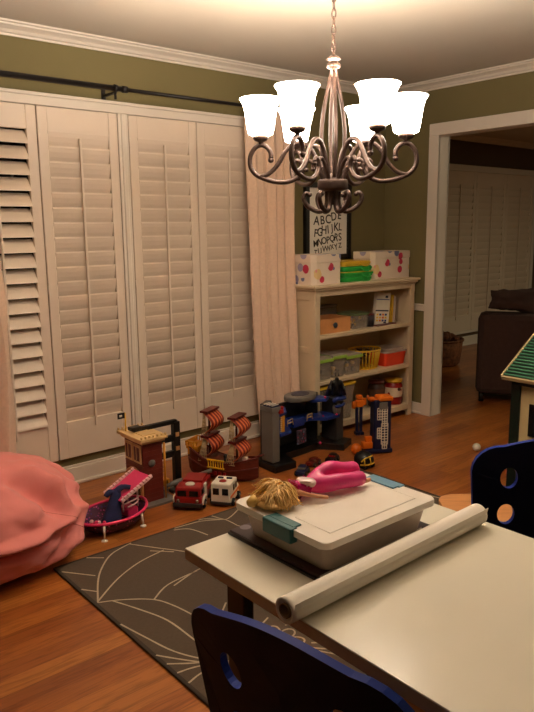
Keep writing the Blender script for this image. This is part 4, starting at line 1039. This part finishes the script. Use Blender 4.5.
# ------------------------------------------------------------------ pink toy boat with doll
t = thing('toy_pink_boat', 'pink and purple toy party boat on white feet beside the bean bag', 'toy boat', (-2.785, -.640, 0), R(10))
RX, RY = .185, .135
m = MB(); N_ = 36; vs = []; fs = []
lv = [(.74, .012), (.86, .028), (.95, .05), (1.0, .072), (.97, .072), (.90, .04), (.72, .02)]
m.lathe(lv[:4]+lv[4:], N_, sx=RX, sy=RY); m.build('hull', 'purple_specks', t)
m = MB(); m.tube([(RX*1.0*cos(2*pi*j/40), RY*1.0*sin(2*pi*j/40), .074+.012*max(0, cos(2*pi*j/40))**2) for j in range(41)], .0075, 8, cap=False); m.build('rim', 'pink', t)
for x, y in ((-.135, -.110), (.080, -.122), (.10, .115), (-.13, .11)):
    m = MB(); m.tube([(x, y, .07), (x*1.04, y*1.04, .012)], [.006, .004], 8); m.lathe([(0, 0), (.016, 0), (.014, .005), (.005, .009), (0, .011)], 16, m=T(x*1.04, y*1.04, 0)); m.build('foot', 'white_plastic', t)
m = MB(); mm = T(.095, .0, .168, rz=R(-4), ry=R(-24))
m.box(-.09, .11, -.07, .07, 0, .006, .002, m=mm); m.build('canopy', 'pink', t)
for sgn in (-1, 1):
    m = MB(); m.box(-.09, .11, sgn*.075-.004, sgn*.075+.004, .0, .006, 0, m=mm)
    for k in range(10): m.box(-.09+.0205*k, -.074+.0205*k, sgn*.075-.007, sgn*.075+.007, .003, .018, .002, m=mm)
    m.build('canopy_edge', 'pink_light', t)
m = MB()
for (x, y) in ((.03, -.045), (.03, .045), (.125, -.04), (.125, .04)): m.tube([(x*1.0, y, .07), (x, y, .15+(x-.03)*.2)], .004, 8)
m.tube([(.03, -.05, .11), (.10, -.05, .115), (.15, -.02, .11)], .004, 8, sub=3); m.tube([(.05, -.055, .09), (.12, -.045, .095), (.155, .0, .1)], .004, 8, sub=3); m.build('canopy_post', 'pink_light', t)
m = MB(); m.box(.06, .13, -.04, .04, .03, .07, .008); m.build('seat', 'pink', t)
t = thing('cloth_doll_dress', 'navy blue doll dress draped inside the pink toy boat', 'doll dress', (-2.805, -.660, .022), R(20)); t.scale = (1.45, 1.4, 1.18)
m = MB(); m.lathe([(0, 0), (.040, .0), (.036, .03), (.028, .07), (.022, .10), (.020, .125), (.012, .14), (0, .142)], 20, sy=.8, m=T(ry=R(14)))
for v in range(len(m.v)):
    p = Vector(m.v[v]); q = 1+.18*noise.noise(p*45); m.v[v] = (p.x*q, p.y*q, p.z)
m.tube([(.03, 0, .125), (.05, -.01, .14), (.07, -.03, .135)], [.014, .012, .009], 8, sub=3)
m.tube([(.03, 0, .12), (.01, .01, .13), (-.008, .012, .118)], [.012, .012, .009], 8, sub=3)
m.build('skirt', 'navy_cloth', t)
t = thing('toy_accessory', 'small purple toy bits inside the pink boat near the bean bag', 'toy', (-2.88, -.66, .024))
m = MB(); rr = random.Random(8)
for k in range(7): m.ball((rr.uniform(-.03, .03), rr.uniform(-.03, .03), .012+.004*k*.6), .011, 10, k % 2)
m.build('beads', ['pink_light', 'pink'], t)

# ------------------------------------------------------------------ castle cave playset
t = thing('toy_cave_playset', 'grey and blue toy hero cave playset with towers against the curtain', 'toy playset', (-1.672, -.545, 0), R(4))
m = MB(); m.prism([(-.055, -.085), (.11, -.10), (.16, .05), (.47, .05), (.56, -.10), (.70, -.05), (.66, .13), (.50, .19), (.12, .20), (-.03, .12)], 0, .045, .006); m.build('base', 'black', t)
m = MB(); m.prism([(-.03, -.04), (.028, -.04), (.032, .06), (-.025, .06)], .045, .385, .008); m.prism([(-.035, -.046), (.034, -.046), (.036, .066), (-.03, .066)], .36, .39, .004); m.build('left_tower', 'grey', t)
m = MB(); m.prism([(.075, .07), (.10, .14), (.16, .16), (.14, .19), (.05, .15)], .045, .37, .006); m.prism([(.42, .17), (.48, .16), (.51, .09), (.53, .10), (.52, .18)], .045, .37, .006); m.box(.14, .45, .17, .187, .045, .33, .006); m.build('rock_wall', 'dark_grey', t)
m = MB(); pr = [(.36+.125*cos(2*pi*k/24), .10+.085*sin(2*pi*k/24)) for k in range(24)]; m.prism(pr, .352, .385, .008); m.prism([(.36+.07*cos(2*pi*k/20), .10+.05*sin(2*pi*k/20)) for k in range(20)], .385, .388, .001, 1); m.build('roof_disc', ['grey', 'dark_blue'], t)
m = MB(); m.prism([(.03, -.045), (.10, -.03), (.17, .05), (.17, .16), (.06, .12), (.03, .05)], .325, .343, .003); m.prism([(.03, -.05), (.13, -.04), (.20, .06), (.30, .06), (.30, .17), (.10, .17), (.03, .06)], .20, .222, .003); m.prism([(.30, .06), (.40, .06), (.48, -.02), (.60, -.03), (.60, .10), (.48, .16), (.30, .17)], .205, .228, .003); m.prism([(.41, .05), (.50, .0), (.56, .03), (.54, .12), (.42, .14)], .325, .345, .003)
m.build('deck', 'blue', t)
m = MB(); m.box(.22, .32, .025, .05, .20, .255, .004); m.build('deck_front', 'blue', t)
for xx in (.155, .335):
    m = MB(); m.tube([(xx, .02, .225), (xx+.008, .02, .262), (xx+.048, .02, .268), (xx+.055, .02, .228)], .0032, 6); m.cyl((xx+.004, .02, .245), (xx+.052, .02, .247), .003, 6); m.build('railing', 'cream_plastic', t)
m = MB(); m.box(.05, .075, -.04, -.025, .225, .325, .002)
m.build('lift_column', 'gold', t)
m = MB()
for k in range(8): m.box(.038, .048, -.044, -.036, .23+.012*k, .237+.012*k, .001)
m.build('lift_rack', 'cream_plastic', t)
m = MB(); m.box(-.03, .03, -.04, .04, .39, .398, .002, m=T(0, 0, 0)); m.build('tower_top', 'dark_blue', t)
m = MB()
for k in range(4): m.cyl((-.03, -.035+.022*k, .402), (.03, -.03+.022*k, .402), .003, 6)
m.build('missile_rack', 'white_plastic', t)
m = MB(); m.box(.02, .055, -.055, -.02, .345, .372, .006); m.ball((.05, -.04, .378), .012, 10); m.build('red_figure', 'red', t)
m = MB(); m.prism([(.58, -.02), (.66, -.01), (.66, .10), (.58, .11)], .045, .33, .006); m.build('right_tower', 'dark_grey', t)
m = MB(); m.ball((.60, -.005, .26), .030, 16, sz=1.5); m.build('dome', 'grey', t)
m = MB(); m.tube([(.56, -.01, .315), (.575, -.03, .335), (.61, -.035, .33), (.66, -.02, .325), (.69, .02, .315)], .014, 8, sub=3); m.tube([(.565, -.02, .28), (.62, -.035, .285), (.68, .0, .28)], .010, 8, sub=3); m.build('wing_deck', 'blue', t)
m = MB()
m.ball((.47, -.0, .235), .006, 8); m.ball((.50, .01, .352), .009, 8); m.ball((.57, -.03, .232), .008, 8); m.ball((.44, -.0, .06), .01, 8)
m.build('pink_button', 'pink', t)
m = MB(); m.box(.22, .30, -.01, .005, .10, .19, .003); m.build('computer_screen', speckled('screen_print', (70, 60, 80), [(160, 60, 90), (120, 130, 160), (30, 30, 40)], 60, .4), t)
# winged dark figure with cape on the right
t = thing('toy_hero_figure', 'large black caped toy figure with blue cape beside the storage tub', 'toy figure', (-1.052, -.485, .336), R(-35)); t.scale = (.85, .85, 1)
m = MB()
skin_pts = [(0, 0, .05, .024), (0, 0, .085, .030), (0, -.005, .112, .013), (0, -.006, .132, .020), (.034, 0, .095, .014), (.052, -.01, .065, .012), (.055, -.03, .045, .010), (-.034, 0, .095, .014), (-.052, -.01, .065, .012), (-.055, -.03, .045, .010), (.016, 0, .028, .016), (.02, 0, .005, .012), (-.016, 0, .028, .016), (-.02, 0, .005, .012)]
skin('body', skin_pts, [(0, 1), (1, 2), (2, 3), (1, 4), (4, 5), (5, 6), (1, 7), (7, 8), (8, 9), (0, 10), (10, 11), (0, 12), (12, 13)], 0, 'black', t)
m.prism([(-.006, -.006), (.006, -.006), (0, .02)], 0, .006, m=T(.013, -.004, .145, rx=R(90))); m.prism([(-.006, -.006), (.006, -.006), (0, .02)], 0, .006, m=T(-.013, -.004, .145, rx=R(90))); m.build('cowl_ear', 'black', t)
vs = []; fs = []
for j in range(7):
    for i in range(13):
        u = i/12-.5; v = j/6; vs.append((u*(.08+.10*v), .022+.03*v+.008*sin(u*20), .105-.125*v+.03*abs(u)*v))
for j in range(6):
    for i in range(12): k = j*13+i; fs.append((k, k+1, k+14, k+13))
MB().add(vs, fs, smooth=True).build('cape', 'dark_blue', t, solid=.003)

# little vehicles in front of the playset
def mini(label, x, y, rz, body, extra, s=1):
    t = thing('toy_car', label, 'toy car', (x, y, 0), rz, 'small cars in front of the cave playset')
    W, L = .045*s, .095*s
    m = MB(); m.prism(rrect(0, W, 0, L, .008*s), .010*s, .028*s, .004*s); m.prism(rrect(.005*s, W-.005*s, .03*s, .075*s, .006*s), .028*s, .043*s, .004*s); m.build('body', body, t)
    m = MB(); m.box(.003*s, W-.003*s, .028*s, .045*s, .030*s, .040*s, .002); m.build('windscreen', extra, t)
    for sx in (0, W):
        for yy in (.02*s, .074*s):
            m = MB(); m.lathe([(0, -.006*s), (.012*s, -.006*s), (.012*s, .006*s), (0, .006*s)], 14, m=T(sx, yy, .012*s, ry=R(90))); m.lathe([(0, -.0065*s), (.005*s, -.0065*s), (.005*s, .0065*s), (0, .0065*s)], 10, 1, m=T(sx, yy, .012*s, ry=R(90))); m.build('wheel', ['tyre', 'chrome'], t)
mini('small navy toy car beside the pirate ship bow, in front of the cave playset', -1.665, -.745, R(-60), 'dark_blue', 'grey', 1.2)
mini('dark red toy car parked inside the cave playset', -1.50, -.66, R(-75), 'dark_red', 'chrome', 1.1)
mini('black toy car parked furthest right under the cave playset deck', -1.36, -.69, R(-70), 'black', 'red', 1.1)
# domed vehicle
t = thing('toy_dome_vehicle', 'black domed toy vehicle with yellow frame in front of the rocket tower', 'toy vehicle', (-1.235, -.895, 0))
m = MB(); m.ball((0, 0, .045), .058, 22, sz=.95, sy=1.1); m.build('dome', 'black', t)
m = MB(); m.tube([(-.056, -.03, .05), (-.045, -.045, .07), (-.02, -.055, .078), (.02, -.05, .078)], .0045, 6, sub=4); m.tube([(-.058, -.025, .03), (-.045, -.05, .032), (-.01, -.063, .034), (.03, -.055, .034)], .0045, 6, sub=4); m.tube([(-.045, -.045, .07), (-.047, -.05, .032)], .004, 6); m.tube([(-.01, -.056, .078), (-.008, -.063, .034)], .004, 6); m.build('yellow_frame', 'yellow', t)
for k in range(4):
    a = R(45+90*k); m = MB(); m.lathe([(0, -.009), (.018, -.009), (.018, .009), (0, .009)], 16, m=T(.045*cos(a), .05*sin(a), .018, ry=R(90))); m.build('wheel', 'tyre', t)

# ------------------------------------------------------------------ rocket tower
t = thing('toy_rocket_tower', 'dark blue toy tower with white lattice lettering and orange top', 'toy tower', (-1.005, -.775, 0), R(-28))
W, D, H = .115, .085, .35
m = MB(); m.box(0, W, 0, D, .02, H, .008); m.box(-.06, W+.01, -.01, D+.01, 0, .03, .008); m.build('tower', 'dark_blue', t)
m = MB(); rr = random.Random(6)
for (x0, x1, z0, z1) in ((.02, .05, .225, .30), (.052, .085, .18, .31), (.02, .045, .10, .17), (.048, .09, .06, .20), (.055, .085, .03, .07)):
    nn = max(2, int((z1-z0)/.016))
    for k in range(nn+1): zz = z0+(z1-z0)*k/nn; m.box(x0, x1, -.006, .001, zz-.002, zz+.002, 0)
    for xx in (x0, (x0+x1)/2, x1): m.box(xx-.002, xx+.002, -.006, .001, z0, z1, 0)
m.build('white_lattice', 'white_plastic', t)
m = MB(); m.box(.03, W+.008, -.01, D+.005, H-.005, H+.022, .008); m.box(-.03, .01, .01, .05, H-.0, H+.018, .008); m.tube([(-.04, .03, H+.03), (-.02, .03, H+.0), (.03, .03, H)], [.008, .009, .01], 8, sub=3); m.build('orange_top', 'orange', t)
m = MB(); m.box(.03, .085, -.012, .002, H-.055, H-.012, .004); m.build('grey_panel', 'grey', t)
m = MB(); m.box(W-.01, W+.006, .02, .06, H-.09, H-.05, .003); m.build('red_badge', 'red', t)
m = MB(); m.box(-.07, -.002, .01, .06, .03, .075, .008); m.box(-.05, -.004, .02, .05, .075, .11, .006); m.build('side_step', 'orange', t)
t = thing('toy_orange_robot', 'orange toy robot standing in front of the bottom shelf left of the blue tower', 'toy robot', (-.76, -.42, 0), R(-25))
m = MB(); m.box(-.028, .028, -.02, .02, .20, .25, .008); m.box(-.02, .02, -.018, .018, .255, .285, .006); m.box(-.05, -.03, -.015, .015, .19, .24, .005); m.box(.03, .05, -.015, .015, .21, .26, .005); m.build('body', 'orange', t)
m = MB(); m.box(-.024, -.006, -.014, .014, .02, .20, .005); m.box(.006, .024, -.014, .014, .02, .20, .005); m.box(-.03, -.002, -.03, .02, 0, .022, .004); m.box(.002, .03, -.03, .02, 0, .022, .004); m.build('legs', 'dark_blue', t)
t = thing('toy_ball', 'orange toy ball on the floor beside the cave playset', 'ball', (-1.09, -.70, 0))
MB().ball((0, 0, .035), .035, 24).build('ball_body', 'orange', t)
tag(MB().ball((0, 0, .026), .026, 20).build('toy_ball', 'white_plastic', loc=(-.47, -1.18, 0)), 'small white toy ball on the floor behind the navy chair', 'ball')

# ------------------------------------------------------------------ playhouse
t = thing('toy_playhouse', 'dark green and cream toy playhouse with green ribbed roof at right', 'playhouse', (-1.145, -1.788, 0))
m = MB()
W, D, H = .70, .70, .70      # x, y(-), z
for x in (0, W-.05):
    for y in (0, -D+.05): m.box(x, x+.05, y-.05, y, 0, H, .003)
m.box(0, W, -D, 0, H-.05, H-.0, .003); m.box(.0, W, -D, 0, 0, .06, .003)
m.build('frame', 'dark_green', t)
m = MB(); m.box(.012, .03, -D+.05, -.05, .06, H-.05); m.box(W-.03, W-.012, -D+.05, -.05, .06, H-.05); m.box(.05, W-.05, -.03, -.012, .06, H-.05); m.box(.05, W-.05, -D+.012, -D+.03, .06, H-.05)
m.build('wall_panel', 'cream_panel', t)
m = MB(); m.box(.004, .013, -.25, -.100, .40, .565, .002); m.box(.004, .013, -.60, -.40, .06, .50, .002); m.build('window', 'glass_dark', t)
m = MB(); pitch = R(31); RLn = .45
for side in (0, 1):
    mm = T(-.055, 0, H-.012, ry=-pitch) if side == 0 else T(W+.055, 0, H-.012) @ Matrix.Rotation(pi, 4, 'Z') @ Matrix.Rotation(-pitch, 4, 'Y')
    y0, y1 = (-D-.055, .020) if side == 0 else (-.045, D+.055)
    m.box(0, RLn+.02, y0, y1, 0, .012, .002, m=mm)
    for k in range(19): m.box(.012+.0235*k, .012+.0235*k+.009, y0+.004, y1-.004, .012, .0175, .002, 1, m=mm)
    m.box(-.006, .004, y0, y1, -.006, .016, .002, 2, m=mm); m.box(0, RLn+.02, (y1-.006) if side == 0 else (y0), (y1+.004) if side == 0 else (y0+.008), -.006, .019, .002, 2, m=mm)
m.build('roof', ['dark_green', plastic('roof_green', (74, 140, 108)), 'cream_panel'], t)

# ------------------------------------------------------------------ den furniture
t = thing('sofa', 'dark brown upholstered sofa in the dim far room', 'sofa', (.618, -.448, 0), R(-60))
# local x runs along the back (0..2), y away from the camera
m = MB(); m.box(0, 1.9, 0, .22, .07, .74, .05); m.build('backrest', 'sofa', t)
m = MB(); m.box(0.0, 1.9, .2, .92, .07, .42, .04); m.build('base', 'sofa', t)
for a in (0, 1.72): m = MB(); m.box(a, a+.18, .1, .92, .07, .60, .05); m.build('arm', 'sofa', t)
for a in (.19, .97): m = MB(); m.box(a, a+.76, .24, .93, .42, .52, .04); m.build('seat_cushion', 'sofa', t)
for a in (.05, 1.8):
    for b in (.06, .84): m = MB(); m.cyl((a, b, 0), (a, b, .075), .022, 12); m.build('foot', 'black', t)
t = thing('throw_pillow', 'rumpled brown throw pillow on top of the sofa back', 'pillow', (.82, -.63, .748), (R(-8), R(5), R(-58)))
bm = bmesh.new(); bmesh.ops.create_grid(bm, x_segments=16, y_segments=16, size=1)
m = MB(); vs = []; fs = []; n = 17
for s in (1, -1):
    for j in range(n):
        for i in range(n):
            x, y = i/(n-1)*2-1, j/(n-1)*2-1; e = max(0, (1-x**4)*(1-y**4))**.5
            pin = 1-.10*(1-abs(x*y))
            vs.append((x*.19*pin, s*.065*e*(1+.2*noise.noise(Vector((x*2, y*2, s)))),   .095+y*.115*pin*(.82+.18*x)+.012*x+.014*noise.noise(Vector((x*3, y*3, 1)))))
for s in (0, 1):
    for j in range(n-1):
        for i in range(n-1): k = s*n*n+j*n+i; fs.append((k, k+1, k+n+1, k+n))
bm.free(); m.add(vs, fs, smooth=True); m.build('pillow_cover', 'pillow', t)
t = thing('wicker_basket', 'dark wicker basket of pine cones under the far room shutters', 'basket', (1.74, .72, 0)); t.scale = (1.4, 1.4, 1.22)
m = MB(); m.lathe([(0, 0), (.13, 0), (.15, .02), (.165, .14), (.17, .22), (.155, .22), (.14, .03), (0, .02)], 30); m.tube([(.168*cos(2*pi*k/40), .168*sin(2*pi*k/40), .22+.004*sin(k*3)) for k in range(41)], .010, 8, cap=False); m.build('basket_body', 'basket', t)
m = MB(); rr = random.Random(31)
for k in range(26):
    a, r = rr.uniform(0, 2*pi), .12*sqrt(rr.random()); m.ball((r*cos(a), r*sin(a), .21+.05*rr.random()), rr.uniform(.025, .035), 10, sz=1.3)
o = m.build('pine_cones', mat('pine_cone', (104, 60, 40), .9, var=.5, scale=60, bump=1, bscale=90), t); o['kind'] = 'stuff'
